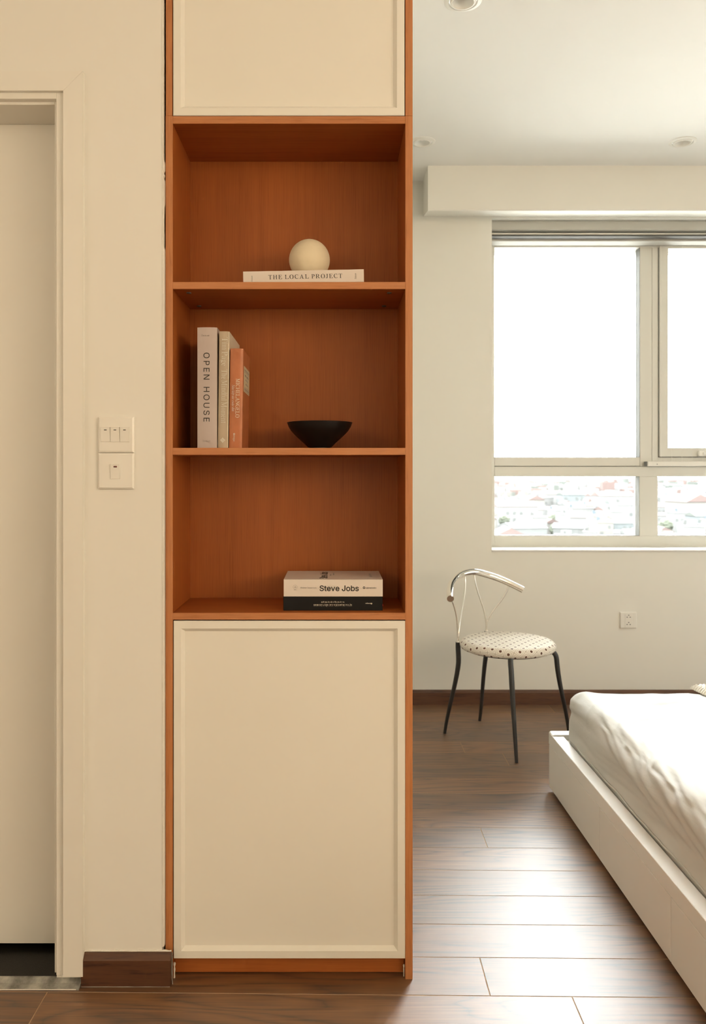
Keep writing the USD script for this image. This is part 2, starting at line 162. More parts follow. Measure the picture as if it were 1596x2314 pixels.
def wood(name, light, dark, scale, rough=.38, spec=.5, broad=(1.0, 1.0, 1.0)):
    M[name] = usdkit.material(stage, '/World/Looks/' + name, {
        'g': ('geometry', {}), 'm': ('mapping', {'scale': scale}), 'n': ('noise_texture', {'scale': 1.0, 'detail': 3.0, 'roughness': .62}),
        'm2': ('mapping', {'scale': [s * .13 for s in scale]}), 'n2': ('noise_texture', {'scale': 1.0, 'detail': 2.0}),
        'a': ('math', {'math_type': 'multiply_add', 'value2': .45}), 'r': ('rgb_ramp', {'ramp': [(.50, dark), (.64, [(a * .6 + b * .4) for a, b in zip(light, dark)]), (.92, light)]}),
        'p': ('principled_bsdf', {'roughness': rough, 'specular_ior_level': spec})},
        [('g.position', 'm.vector'), ('g.position', 'm2.vector'), ('m.vector', 'n.vector'), ('m2.vector', 'n2.vector'), ('n2.fac', 'a.value1'), ('n.fac', 'a.value3'),
         ('a.value', 'r.fac'), ('r.color', 'p.base_color')], surface='p.BSDF')
WL, WD = (.365, .101, .019), (.262, .064, .0105)
wood('veneer_upright', WL, WD, (430, 430, 8), .46, .28); wood('veneer_level', WL, WD, (8, 430, 430), .46, .28)
wood('edge_banding', (.52, .205, .070), (.38, .132, .040), (14, 240, 240)); wood('edge_banding_upright', (.52, .205, .070), (.38, .132, .040), (240, 240, 14))
wood('walnut_skirting', (.105, .040, .015), (.040, .013, .005), (10, 110, 110), rough=.42)
plain('wall_paint', (.855, .835, .765), .85, .25)
plain('ceiling_paint', (.90, .89, .85), .9, .2)
plain('door_paint', (.85, .825, .75), .42, .4)
plain('lacquer', (.86, .83, .74), .36, .45)
plain('white_plastic', (.86, .835, .765), .3, .5)
plain('dark_slot', (.02, .018, .016), .6)
plain('ruby_lens', (.10, .012, .006), .25)
plain('caulk', (.80, .77, .69), .55, .4, bump=.5, bscale=90, vary=.05, vscale=60)
plain('dusty_caulk', (.30, .285, .26), .8, .2)
plain('granite', (.009, .008, .007), .35, .2, vary=.9, vscale=420)
plain('threshold_metal', (.33, .325, .29), .45, .5, metal=.2, bump=.4, bscale=60, vary=.65, vscale=22)
plain('subfloor', (.42, .28, .16), .8)
plain('frame_aluminium', (.74, .72, .65), .42, .5)
plain('rail_aluminium', (.66, .66, .62), .25, .5, metal=.5)
plain('glazing_bead', (.15, .145, .13), .8, .1)  # shade put into the bead colour so sky-lit reveals stay toned down
plain('dark_gasket', (.10, .095, .085), .7)
plain('blind_fabric', (.50, .48, .43), .7, bump=.1, bscale=600)
plain('chrome', (.88, .85, .80), .07, .5, metal=1.0)
plain('black_tube', (.018, .017, .016), .38, .5)
plain('bed_white', (.89, .875, .83), .4, .45)
plain('downlight_white', (.84, .82, .76), .4)
plain('reflector', (.88, .87, .82), .25, .6)
plain('bounce_paving', (.245, .24, .225), .9, .1, vary=.06, vscale=.05)
plain('stone_sphere', (.82, .71, .50), .75, .3, bump=.35, bscale=160, vary=.06, vscale=14)
plain('black_glaze', (.008, .0075, .007), .36, .35)
plain('paper', (.72, .66, .55), .8, bump=.2, bscale=700)
plain('cover_white', (.76, .68, .60), .5, .4); plain('cover_pinkish', (.52, .43, .385), .5, .4, vary=.03, vscale=20)
plain('cover_tan', (.50, .40, .285), .6, .3, bump=.15, bscale=900, vary=.04, vscale=30); plain('cover_tan_edge', (.74, .65, .50), .6)
plain('cover_orange', (.44, .145, .052), .42, .4, vary=.13, vscale=22); plain('cover_black', (.010, .0095, .009), .5, .18)
plain('ink', (.03, .026, .022), .6); plain('ink_cream', (.76, .70, .55), .6); plain('ink_grey', (.30, .27, .23), .6); plain('ink_red', (.5, .10, .05), .6); plain('ink_pale', (.66, .62, .52), .6)
plain('label_cream', (.62, .55, .37), .6)
plain('ribbon_red', (.45, .03, .02), .6)
M['glass'] = usdkit.material(stage, '/World/Looks/glass', {'f': ('fresnel', {'IOR': 1.45}), 't': ('transparent_bsdf', {'color': (.96, .97, .96)}), 'r': ('glossy_bsdf', {'roughness': .0, 'color': (1, 1, 1)}),
    'x': ('mix_closure', {})}, [('f.fac', 'x.fac'), ('t.BSDF', 'x.closure1'), ('r.BSDF', 'x.closure2')], surface='x.closure')
# walnut laminate: stretched noise, its contour lines give the cathedral figure; every plank has its own cut of it
M['plank'] = usdkit.material(stage, '/World/Looks/plank', {
    'g': ('geometry', {}), 'o': ('object_info', {}), 'c': ('combine_xyz', {}), 'rm': ('math', {'math_type': 'multiply', 'value2': 37.0}), 'ad': ('vector_math', {'math_type': 'add'}),
    'm': ('mapping', {'scale': (1.1, 9.0, 9.0)}), 'n': ('noise_texture', {'scale': 1.0, 'detail': 2.0, 'roughness': .45, 'distortion': .25}),
    'k': ('math', {'math_type': 'multiply', 'value2': 11.0}), 'pp': ('math', {'math_type': 'pingpong', 'value2': .5}),
    'm2': ('mapping', {'scale': (5.0, 150.0, 150.0)}), 'n2': ('noise_texture', {'scale': 1.0, 'detail': 5.0, 'roughness': .6}),
    's0': ('math', {'math_type': 'power', 'value2': .55}), 's1': ('math', {'math_type': 'multiply', 'value2': .40}), 's2': ('math', {'math_type': 'multiply_add', 'value2': .62}),
    'r': ('rgb_ramp', {'ramp': [(.30, (.055, .0200, .0042)), (.43, (.125, .0480, .0100)), (.62, (.195, .0800, .0185)), (.84, (.270, .1180, .032))]}),
    'hv': ('math', {'math_type': 'multiply_add', 'value2': .5, 'value3': .75}), 'h': ('hsv', {}),
    'b': ('bump', {'strength': .10, 'distance': .001}), 'p': ('principled_bsdf', {'roughness': .50, 'specular_ior_level': 1.0, 'coat_weight': .6, 'coat_roughness': .50, 'coat_ior': 1.7})},
    [('o.random', 'rm.value1'), ('rm.value', 'c.x'), ('rm.value', 'c.y'), ('g.position', 'ad.vector1'), ('c.vector', 'ad.vector2'), ('ad.vector', 'm.vector'), ('m.vector', 'n.vector'),
     ('n.fac', 'k.value1'), ('k.value', 'pp.value1'), ('ad.vector', 'm2.vector'), ('m2.vector', 'n2.vector'), ('pp.value', 's0.value1'), ('s0.value', 's1.value1'), ('n2.fac', 's2.value1'), ('s1.value', 's2.value3'),
     ('s2.value', 'r.fac'), ('o.random', 'hv.value1'), ('hv.value', 'h.value'), ('r.color', 'h.color'), ('h.color', 'p.base_color'), ('n2.fac', 'b.height'), ('b.normal', 'p.normal')], surface='p.BSDF')
# cotton sheet
M['sheet'] = usdkit.material(stage, '/World/Looks/sheet', {
    'g': ('geometry', {}), 'm': ('mapping', {'scale': (6, 3, 10), 'rotation': (0, 0, .5)}), 'n': ('noise_texture', {'scale': 1.0, 'detail': 6.0, 'roughness': .6, 'distortion': 1.2}),
    'w': ('noise_texture', {'scale': 900.0}), 'b': ('bump', {'strength': .17, 'distance': .012}), 'b2': ('bump', {'strength': .15, 'distance': .0006}),
    'p': ('principled_bsdf', {'base_color': (.60, .59, .55), 'roughness': .85, 'specular_ior_level': .2, 'sheen_weight': .15})},
    [('g.position', 'm.vector'), ('m.vector', 'n.vector'), ('g.position', 'w.vector'), ('n.fac', 'b.height'), ('w.fac', 'b2.height'), ('b.normal', 'b2.normal'), ('b2.normal', 'p.normal')], surface='p.BSDF')
plain('knit', (.83, .79, .70), .95, .1, bump=.5, bscale=500)
# seat cloth: rounded diamonds, each a grey line around a small dark brown lozenge (uv in metres)
M['seat_cloth'] = usdkit.material(stage, '/World/Looks/seat_cloth', {
    'uv': ('uvmap', {'attribute': 'st'}), 'm': ('mapping', {'scale': (27.0, 27.0, 1), 'rotation': (0, 0, .62)}), 'fr': ('vector_math', {'math_type': 'fraction'}), 'sb': ('vector_math', {'math_type': 'subtract', 'vector2': (.5, .5, 0)}),
    'ab': ('vector_math', {'math_type': 'absolute'}), 'sp': ('separate_xyz', {}), 'mx': ('math', {'math_type': 'smoothmax', 'value3': .18}), 'mx2': ('math', {'math_type': 'maximum'}),
    'r1': ('rgb_ramp', {'interpolate': False, 'ramp': [(0, (.13, .06, .04)), (.15, (.88, .83, .74)), (.30, (.60, .53, .44)), (.345, (.88, .83, .74)), (.465, (.62, .56, .47))]}),
    'w': ('noise_texture', {'scale': 700.0}), 'b': ('bump', {'strength': .2, 'distance': .0006}), 'g': ('geometry', {}),
    'p': ('principled_bsdf', {'roughness': .85, 'specular_ior_level': .2})},
    [('uv.UV', 'm.vector'), ('m.vector', 'fr.vector1'), ('fr.vector', 'sb.vector1'), ('sb.vector', 'ab.vector1'), ('ab.vector', 'sp.vector'), ('sp.x', 'mx.value1'), ('sp.y', 'mx.value2'),
     ('mx.value', 'r1.fac'), ('r1.color', 'p.base_color'), ('g.position', 'w.vector'), ('w.fac', 'b.height'), ('b.normal', 'p.normal')], surface='p.BSDF')
# the town outside
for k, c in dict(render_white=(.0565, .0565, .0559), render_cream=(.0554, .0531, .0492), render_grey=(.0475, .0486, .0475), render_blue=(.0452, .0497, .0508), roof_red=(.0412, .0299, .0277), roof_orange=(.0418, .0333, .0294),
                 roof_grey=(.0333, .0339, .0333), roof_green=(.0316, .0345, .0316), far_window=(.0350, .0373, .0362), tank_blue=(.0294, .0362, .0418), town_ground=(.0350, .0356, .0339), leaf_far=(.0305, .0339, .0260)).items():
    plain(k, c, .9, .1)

# ================================================================ the room shell
S = 'structure'
XL, XR, YF, YB, ZC = -2.2, 3.30, -2.3, 4.185, 2.732
YW = 1.891                                             # face of the left wall
YC, XC0, XC1, TH = 1.9036, -.4007, .187, .0173         # cabinet front, its outer sides, board thickness

def wall_xz(x0, x1, z0, z1, y0, y1, hole=None):
    p = sbox(x0, z0, x1, z1)
    if hole: p = p.difference(sbox(*hole))
    return plate(p, y1 - y0, XZ, (0, y1, 0))
ceiling = solo('ceiling', bx(XL - .2, XR + .2, YF - .2, YB + .4, ZC, ZC + .12), 'ceiling_paint', 'smooth off-white ceiling with recessed downlights', 'ceiling', S)
wall_back = solo('wall_back', wall_xz(XL - .2, XR + .2, 0, ZC, YB, YB + .34, (.825, .801, 2.70, 2.540)), 'wall_paint', 'pale wall around the bedroom window behind the chair', 'wall', S)
wall_left = solo('wall_left', wall_xz(XL, -.4064, 0, ZC, YW, YW + .18, (-1.47, -.1, -.655, 2.10)), 'wall_paint', 'cream wall with light switches left of the tall cabinet', 'wall', S)
solo('wall_partition', cat(bx(-.4064, .184, 2.152, 2.26, 0, ZC)).union(bx(.06, .184, 2.2, YB, 0, ZC)).union(bx(-.4064, .184, 1.93, 2.2, 2.64, ZC)), 'wall_paint', 'partition wall the tall cabinet stands against', 'wall', S)
pr = sbox(YF - .2, 0, YB + .34, ZC).difference(sbox(-2.35, 1.45, -.25, 2.52)).difference(sbox(2.28, .50, 3.82, 1.70))
solo('wall_right', plate(pr, .2, ((0, 1, 0), (0, 0, 1), (1, 0, 0)), (XR, 0, 0)), 'wall_paint', 'right wall of the bedroom with added window openings, outside the picture', 'wall', S)
solo('wall_front', wall_xz(XL - .2, XR + .2, 0, ZC, YF - .2, YF, (1.35, 1.45, 3.15, 2.52)), 'wall_paint', 'wall behind the camera', 'wall', S)
ph = sbox(YF, 0, YB, ZC).difference(sbox(-1.75, 1.52, -.05, 2.48))
solo('wall_hall', plate(ph, .2, ((0, 1, 0), (0, 0, 1), (1, 0, 0)), (XL - .2, 0, 0)), 'wall_paint', 'far left wall of the hall, outside the picture', 'wall', S)
# beam over the window: its underside rises a little towards the wall
beam = Polygon([(3.975, ZC + .01), (3.975, 2.515), (3.981, 2.510), (YB + .02, 2.551), (YB + .02, ZC + .01)])
solo('trim_1', plate(beam, XR - .4665, ((0, 1, 0), (0, 0, 1), (1, 0, 0)), (.4665, 0, 0)), 'wall_paint', 'boxed beam along the ceiling above the window', 'beam', S)

# floor: every plank a part
fl = thing('floor', 'walnut laminate floor of long planks', 'floor', kind=S)
obj('screed', bx(XL, XR, YF, YB, -.05, -.00045), 'subfloor', fl)
rng = np.random.default_rng(5)
ROT = -.0145; cr, sr = math.cos(ROT), math.sin(ROT); PW, PL, GAP = .1465, 1.212, .0016
known = {-1: .520, 0: .333, 1: .93, 2: 1.04, 3: .90, 4: .99, 5: .457, 6: .95, 7: 1.02, 8: .10, 9: .864, 10: .675, 11: .514}
for r in range(-10, 17):
    y0 = 1.848 + PW * r
    off = known.get(r, rng.uniform(0, PL))
    k0 = math.floor((-1.75 - off) / PL)
    for k in range(k0, k0 + 6):
        a, b = off + k * PL, off + (k + 1) * PL
        if a > 3.35 or b < -1.6: continue
        m = bx(a + GAP / 2, b - GAP / 2, y0 + GAP / 2, y0 + PW - GAP / 2, -.012, 0, .0007)
        v = m.vertices.copy(); m.vertices = np.c_[v[:, 0] * cr - v[:, 1] * sr - .0267 * 0, v[:, 0] * sr + v[:, 1] * cr, v[:, 2]]
        if m.bounds[1][1] > YB + .1: continue
        obj('plank', m, 'plank', fl, smooth=False)
solo('trim_2', bx(XL, XR, YF, .4, -.006, .0), 'plank', 'plain run of floor behind the camera, outside the picture', 'floor', S)

# skirtings
def skirting(x0, x1, yf, yw, h=.0755, ch=.012):
    p = Polygon([(yf, 0), (yw, 0), (yw, h), (yf + ch, h), (yf, h - ch - .001)])
    return plate(p, x1 - x0, ((0, 1, 0), (0, 0, 1), (1, 0, 0)), (x0, 0, 0))
solo('baseboard_back', skirting(.184, XR, 4.169, YB), 'walnut_skirting', 'dark brown skirting board with bevelled top under the window wall', 'skirting board', S, smooth=False)
bl = thing('baseboard_left', 'short dark brown skirting board between door casing and cabinet', 'skirting board', (-.49, YW, 0), kind=S)
obj('board', skirting(-.5925, -.383, 1.8752, YW + .001, .074), 'walnut_skirting', bl, smooth=False)
obj('end_return', bx(-.4055, -.3825, 1.889, 1.9025, 0, .060, .001), 'walnut_skirting', bl, smooth=False)
n = 60; xs = np.linspace(-.592, -.384, n); g = meshkit.noise(np.c_[xs * 90, xs * 0, xs * 0], 3)
obj('top_caulk', tube(np.c_[xs, np.full(n, YW - .0008), .0747 + .0016 * g], .0014 + .0013 * g, 6), 'caulk', bl, 'ragged white caulk line along the top')
zs = np.linspace(.004, .073, 30); g = meshkit.noise(np.c_[zs * 150, zs * 0, zs * 0], 8)
obj('end_caulk', tube(np.c_[-.3815 + .0035 * (1 - zs / .073) ** 3, 1.878 + .010 * (zs / .073), zs], 0.0006 + .0008 * g, 6), 'dusty_caulk', bl, 'ragged caulk smear down the end')
obj('floor_caulk', tube(np.c_[xs, np.full(n, 1.8750), np.full(n, .0003)], .0003 + .0008 * meshkit.noise(np.c_[xs * 60, xs * 0, xs * 0], 5), 6), 'dusty_caulk', bl)

# ragged caulk and gap along the wall's right edge
zs = np.linspace(.085, 2.70, 420); px = 1072 - 957.0 * (zs - 1.2)
g = meshkit.fbm(np.c_[zs * 40, zs * 0, zs * 0], 3, 2); g2 = meshkit.noise(np.c_[zs * 130, zs * 0, zs * 0], 4)
xr_ = np.full(420, -.4028) + .0006 * (g - .5)
fill = (px > 408) & (px < 466) | (px > 562); xr_ = np.where(fill, -.4006, xr_)
part = (px > 365) & (px <= 408); xr_ = np.where(part & (g2 > .55), -.4006, xr_)
half = (px >= 466) & (px < 562); xr_ = np.where(half, -.4026 + .0008 * g2, xr_)
xl_ = -.4072 + .0012 * (g - .5)
V = []; prof = [(0, 0.002), (.15, -.0006), (.5, -.0009), (.8, .0003), (1, .010)]
for i in range(420): V += [(xl_[i] + (xr_[i] - xl_[i]) * t, YW + d, zs[i]) for t, d in prof]
F = []; q = len(prof)
for i in range(419):
    for j in range(q - 1): F += [[i*q+j, i*q+j+1, (i+1)*q+j+1], [i*q+j, (i+1)*q+j+1, (i+1)*q+j]]
obj('edge_caulk', trimesh.Trimesh(np.array(V), np.array(F), process=False), 'caulk', wall_left, 'uneven white caulk line beside the cabinet')

# door
d1 = thing('door_1', 'cream flush door with mitred casing at the left edge of the picture', 'door', (-1.06, YW, 0), kind=S)
obj('leaf', bx(-1.448, -.6615, 2.007, 2.047, .0245, 2.077, .001), 'door_paint', d1)
def mitre(pts, y0, y1): return plate(Polygon(pts), y1 - y0, XZ, (0, y1, 0))
xo, xi, zo, zi = -.588, -.634, 2.144, 2.098; xo2, xi2 = -1.522, -1.476; e = .0004
obj('casing_side', mitre([(xi, .024), (xo, .024), (xo, zo - e), (xi, zi - e)], 1.874, YW + .004), 'door_paint', d1, smooth=False)
obj('casing_side', mitre([(xo2, .024), (xi2, .024), (xi2, zi - e), (xo2, zo - e)], 1.874, YW + .004), 'door_paint', d1, smooth=False)
obj('casing_head', mitre([(xi2, zi), (xi, zi), (xo, zo), (xo2, zo)], 1.874, YW + .004), 'door_paint', d1, smooth=False)
for a, b, c in ((-.6535, -.6338, 1), (-1.476, -1.457, 2)): obj('jamb_step', bx(a, b, 1.884, 1.9005, .022, 2.0985, .0008), 'door_paint', d1)
for a, b in ((-.663, -.640), (-1.47, -1.447)): obj('jamb', bx(a, b, 1.9000, 2.07, .018, 2.0985, .0008), 'door_paint', d1)
obj('head_step', bx(-1.457, -.6537, 1.884, 1.9005, 2.0835, 2.0985, .0008), 'door_paint', d1)
obj('head_lining', bx(-1.447, -.663, 1.9000, 2.07, 2.077, 2.0985, .0008), 'door_paint', d1)
solo('trim_3', bx(-1.46, -.640, 1.896, 2.19, -.012, .0115, .001), 'granite', 'black speckled granite threshold under the door', 'threshold', S)
p = Polygon([(1.8625, 0), (1.8625, .0022), (1.8655, .003), (1.880, .006), (1.891, .0125), (1.896, .0125), (1.896, 0)])
th = thing('trim_4', 'worn grey metal threshold strip with dirty paint before the door', 'threshold strip', (-1.0, 1.87, 0), kind=S)
obj('strip', plate(p, .93, ((0, 1, 0), (0, 0, 1), (1, 0, 0)), (-1.524, 0, 0)), 'threshold_metal', th, smooth=False)
xs = np.linspace(-1.5, -.60, 80)
obj('edge_line', tube(np.c_[xs, np.full(80, 1.8622), np.full(80, .0020)], .0011, 6), 'caulk', th)

# window
YFR = 4.40
wx = lambda px: (px - CX) * YFR / FPX
wz = lambda v: EYE - (v - CY) * YFR / FPX
w1 = thing('window_1', 'wide aluminium framed bedroom window with fixed panes and one casement', 'window', (1.76, YFR, .80), kind=S)
def fr(name, x0, x1, z0, z1, y0=YFR, y1=YFR + .07, c=.002, **k): return obj(name, bx(x0, x1, y0, y1, z0, z1, c), 'frame_aluminium', w1, **k)
fr('frame', .80, wx(1118), .80, 2.545); fr('frame', wx(1118), 2.72, .80, wz(1211)); fr('frame', 2.645, 2.72, wz(1211), 2.545); fr('frame', wx(1118), 2.645, wz(559), 2.545)
fr('mullion', wx(1447), wx(1474), wz(1054), wz(559), YFR + .001); fr('mullion', wx(1474) + .0012, wx(1489) - .0012, wz(1054), wz(559), YFR + .003)
fr('mullion', wx(1446), wx(1487), wz(1211), wz(1076.6))
fr('transom', wx(1118), wx(1447) - .0008, wz(1053.4), wz(1033.6)); fr('transom', wx(1118), 2.645, wz(1076.6), wz(1054.6), YFR - .002)
fr('transom', wx(1474), 2.645, wz(1053.4), wz(1033.5), YFR + .004)
# casement sash, standing slightly proud
sx0, sx1, sz0, sz1 = wx(1489.5) + .002, 2.641, wz(1032), wz(556)
sash = plate(sbox(sx0, sz0, sx1, sz1).difference(sbox(wx(1509.5), wz(1012), sx1 - .05, wz(562))), .05, XZ, (0, YFR + .044, 0))
sm = obj('casement_sash', sash, 'frame_aluminium', w1, smooth=False)
gk = plate(sbox(sx0 - .0045, sz0 - .0045, sx1 + .0045, sz1 + .0045), .004, XZ, (0, YFR + .03, 0))
obj('gasket', plate(sbox(sx0 - .0045, sz0 - .0045, sx1 + .003, sz1 + .0045).difference(sbox(sx0, sz0, sx1, sz1)), .03, XZ, (0, YFR + .040, 0)), 'dark_gasket', w1, smooth=False)
lev = cat(bx(wx(1575), wx(1575) + .032, YFR - .030, YFR - .006, wz(1031.5), wz(1019), .004), bx(wx(1575) + .02, wx(1575) + .13, YFR - .034, YFR - .022, wz(1029), wz(1022), .003))
obj('window_handle', lev, 'white_plastic', w1, 'white lever handle')
for x0, x1, z0, z1 in ((.86, wx(1476), wz(1060), wz(1048)), (wx(1466), wx(1489) + .01, wz(1054), wz(556)), (wx(1470), 2.66, wz(1060), wz(1026)), (2.62, 2.66, wz(1211), 2.5), (wx(1480), 2.66, wz(560), 2.5)):
    obj('frame_core', bx(x0, x1, YFR + .055, YFR + .068, z0, z1), 'dark_gasket', w1)  # backing strips added behind the frame gaps to stop light leaking through
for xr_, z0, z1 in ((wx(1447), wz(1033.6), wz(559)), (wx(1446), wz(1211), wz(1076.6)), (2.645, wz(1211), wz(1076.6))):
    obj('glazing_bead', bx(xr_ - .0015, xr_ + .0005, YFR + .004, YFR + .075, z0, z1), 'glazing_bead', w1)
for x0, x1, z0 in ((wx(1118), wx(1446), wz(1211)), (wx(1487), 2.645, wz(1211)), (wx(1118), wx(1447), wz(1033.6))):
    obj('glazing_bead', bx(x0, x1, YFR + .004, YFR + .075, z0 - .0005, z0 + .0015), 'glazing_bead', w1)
yp = YFR + .062
for a, b, c, d in ((wx(1118), wx(1447), wz(1033.6), wz(559)), (wx(1118), wx(1446), wz(1211), wz(1076.6)), (wx(1487), 2.645, wz(1211), wz(1076.6)), (wx(1509.5), sx1 - .05, wz(1012), wz(562))):
    obj('pane', bx(a - .004, b - .002, yp - .020 * (c > 1.3 and a > 1.7), yp + .004, c - .004, d + .004), 'glass', w1)
p = Polygon([(4.184, .795), (4.176, .800), (4.176, .806), (4.188, .8085), (4.42, .8015), (4.42, .795)])
obj('window_sill', plate(p, 1.875, ((0, 1, 0), (0, 0, 1), (1, 0, 0)), (.825, 0, 0)), 'ceiling_paint', w1, 'white plaster sill')
obj('outer_lintel', bx(.7, 2.8, 4.50, 4.56, 2.445, 2.56), 'wall_paint', w1)

# unseen window added behind a fill light; its opaque cloth keeps the sky out
w2 = thing('window_2', 'added high window backing a fill light in the right wall, outside the picture', 'window', (XR, -1.30, 1.45), kind=S)
for a, b, c, d in ((-2.35, -2.30, 1.45, 2.52), (-.30, -.25, 1.45, 2.52), (-2.30, -.30, 1.45, 1.50), (-2.30, -.30, 2.47, 2.52)):
    obj('frame', bx(XR + .02, XR + .08, a, b, c, d, .002), 'frame_aluminium', w2)
yy = np.linspace(-2.31, -.29, 150); xx = XR + .10 + .012 * np.sin(yy * 60)
obj('curtain', plate(Polygon(list(zip(xx, yy)) + list(zip(xx[::-1] + .004, yy[::-1]))), 1.0, np.eye(3), (0, 0, 1.485)), 'ceiling_paint', w2)

w5 = thing('window_5', 'added window backing a fill light in the far left hall wall, outside the picture', 'window', (XL, -.9, 1.52), kind=S)  # added out of view to house the left fill light
for a, b, c, d in ((-1.75, -1.70, 1.52, 2.48), (-.10, -.05, 1.52, 2.48), (-1.70, -.10, 1.52, 1.57), (-1.70, -.10, 2.43, 2.48)):
    obj('frame', bx(XL - .08, XL - .02, a, b, c, d, .002), 'frame_aluminium', w5)
yy = np.linspace(-1.71, -.09, 120); xx = XL - .10 + .012 * np.sin(yy * 60)
obj('curtain', plate(Polygon(list(zip(xx, yy)) + list(zip(xx[::-1] - .004, yy[::-1]))), .88, np.eye(3), (0, 0, 1.56)), 'ceiling_paint', w5)
w4 = thing('window_4', 'added side window backing a fill light in the bedroom, outside the picture', 'window', (XR, 3.05, .50), kind=S)  # added out of view behind the cool bedroom fill
for a, b, c, d in ((2.28, 2.33, .50, 1.70), (3.77, 3.82, .50, 1.70), (2.33, 3.77, .50, .55), (2.33, 3.77, 1.65, 1.70)):
    obj('frame', bx(XR + .02, XR + .08, a, b, c, d, .002), 'frame_aluminium', w4)
yy = np.linspace(2.32, 3.78, 120); xx = XR + .10 + .012 * np.sin(yy * 60)
obj('curtain', plate(Polygon(list(zip(xx, yy)) + list(zip(xx[::-1] + .004, yy[::-1]))), 1.13, np.eye(3), (0, 0, .535)), 'ceiling_paint', w4)
w3 = thing('window_3', 'added high window backing a fill light in the wall behind the camera', 'window', (2.25, YF, 1.45), kind=S)  # added behind the camera to go with the frontal fill
for a, b, c, d in ((1.35, 1.40, 1.45, 2.52), (3.10, 3.15, 1.45, 2.52), (1.40, 3.10, 1.45, 1.50), (1.40, 3.10, 2.47, 2.52)):
    obj('frame', bx(a, b, YF - .08, YF - .02, c, d, .002), 'frame_aluminium', w3)
xx = np.linspace(1.39, 3.11, 140); yy = YF - .10 + .012 * np.sin(xx * 60)
obj('curtain', plate(Polygon(list(zip(xx, yy)) + list(zip(xx[::-1], yy[::-1] + .004))), 1.0, np.eye(3), (0, 0, 1.485)), 'ceiling_paint', w3)

# ================================================================ cabinet: two stacked units
sc = FPX / YC
cz = lambda v: EYE - (v - CY) / sc
cx = lambda px: (px - CX) / sc
YBK = 2.137
ZSEAM = 2.0525
def panel_door(parent, x0, x1, z0, z1, yf, th=.018):
    w, bw, d = .0180, .0082, .0100
    def rect(i, y): return [(x0 + i, y, z0 + i), (x1 - i, y, z0 + i), (x1 - i, y, z1 - i), (x0 + i, y, z1 - i)]
    loops = [rect(0.0, yf + th), rect(0.0, yf + .0012), rect(.0012, yf), rect(w, yf), rect(w + .0006, yf + .0006), rect(w + bw, yf + d), rect(w + bw + .0006, yf + d)]
    V = [p for l in loops for p in l]; F = []
    for i in range(len(loops) - 1):
        for j in range(4):
            k = (j + 1) % 4; F += [[i*4+j, i*4+k, i*4+4+k], [i*4+j, i*4+4+k, i*4+4+j]]
    b = (len(loops) - 1) * 4; F += [[b, b+1, b+2], [b, b+2, b+3], [0, 2, 1], [0, 3, 2]]
    return obj('cabinet_door', trimesh.Trimesh(np.array(V), np.array(F), process=False), 'lacquer', parent, 'cream lacquered door with a recessed panel', smooth=False)
bk = thing('bookcase', 'reddish wood bookcase with three open shelves above a cream door', 'bookcase', ((XC0 + XC1) / 2, YC, 0))
for x0, x1, z0 in ((XC0, XC0 + TH, 0.0), (XC1 - TH, XC1, 0.0)): 
    obj('edge_band', bx(x0, x1, YC, YC + .0012, z0, ZSEAM - .0001, .0004), 'edge_banding_upright', obj('side_panel', bx(x0, x1, YC + .0012, YBK + .012, z0, ZSEAM - .0001), 'veneer_upright', bk))
xi0, xi1 = XC0 + TH, XC1 - TH
for vt, vb in ((263, 279), (637, 653), (1012, 1028), (1385, 1400.5)): 
    zt_ = cz(vt) if vt != 263 else ZSEAM - .0008
    obj('edge_band', bx(xi0, xi1, YC + .0005, YC + .0017, cz(vb), zt_, .0005), 'edge_banding', obj('shelf', bx(xi0, xi1, YC + .0017, YBK, cz(vb), zt_), 'veneer_level', bk))
obj('back_panel', bx(xi0, xi1, YBK, YBK + .011, .08, ZSEAM - .002), 'veneer_upright', bk)
obj('bottom_board', bx(xi0, xi1, YC + .022, YBK, .034, .0505), 'veneer_level', bk)
obj('plinth', bx(xi0 + .001, xi1 - .001, YC + .0225, YC + .040, .003, .0495, .0006), 'veneer_level', bk)
panel_door(bk, cx(392.2), cx(915.2) + .001, cz(2166.5), cz(1403.2), YC)
for x, v, y in ((427, 661, 1.941), (880, 662, 1.941), (868, 691, 2.094), (450, 691.5, 2.094)):
    c = trimesh.creation.cylinder(.0058, .003, sections=20); c.apply_translation(((x - CX) * y / FPX, y, cz(653) - .0008))
    c2 = trimesh.creation.cylinder(.0032, .004, sections=12); c2.apply_translation(((x - CX) * y / FPX, y, cz(653) - .0008))
    f = obj('cam_fitting', c, 'dark_gasket', bk)
uc = thing('wall_cabinet', 'upper cabinet unit with cream recessed-panel door, stacked on the bookcase', 'cabinet', ((XC0 + XC1) / 2, YC, ZSEAM))
ZT = 2.630
for x0, x1 in ((XC0 + .0008, XC0 + TH - .001), (XC1 - TH, XC1)): 
    obj('edge_band', bx(x0, x1, YC, YC + .0012, ZSEAM + .0001, ZT, .0004), 'edge_banding_upright', obj('side_panel', bx(x0, x1, YC + .0012, YBK + .012, ZSEAM + .0001, ZT), 'veneer_upright', uc))
xu0, xu1 = XC0 + TH - .001, XC1 - TH
obj('bottom_board', bx(xu0, xu1, YC + .021, YBK, ZSEAM + .0006, ZSEAM + .0175), 'veneer_level', uc)
obj('top_board', bx(xu0, xu1, YC + .021, YBK, ZT - .0173, ZT), 'veneer_level', uc)
obj('back_panel', bx(xu0, xu1, YBK, YBK + .011, ZSEAM + .002, ZT - .001), 'veneer_upright', uc)
panel_door(uc, cx(391.2), cx(913.6) + .001, cz(261.0), ZT - .004, YC)
cz_ = np.linspace(.0, .028, 12); g = meshkit.noise(np.c_[cz_ * 200, cz_ * 0, cz_ * 0], 1)
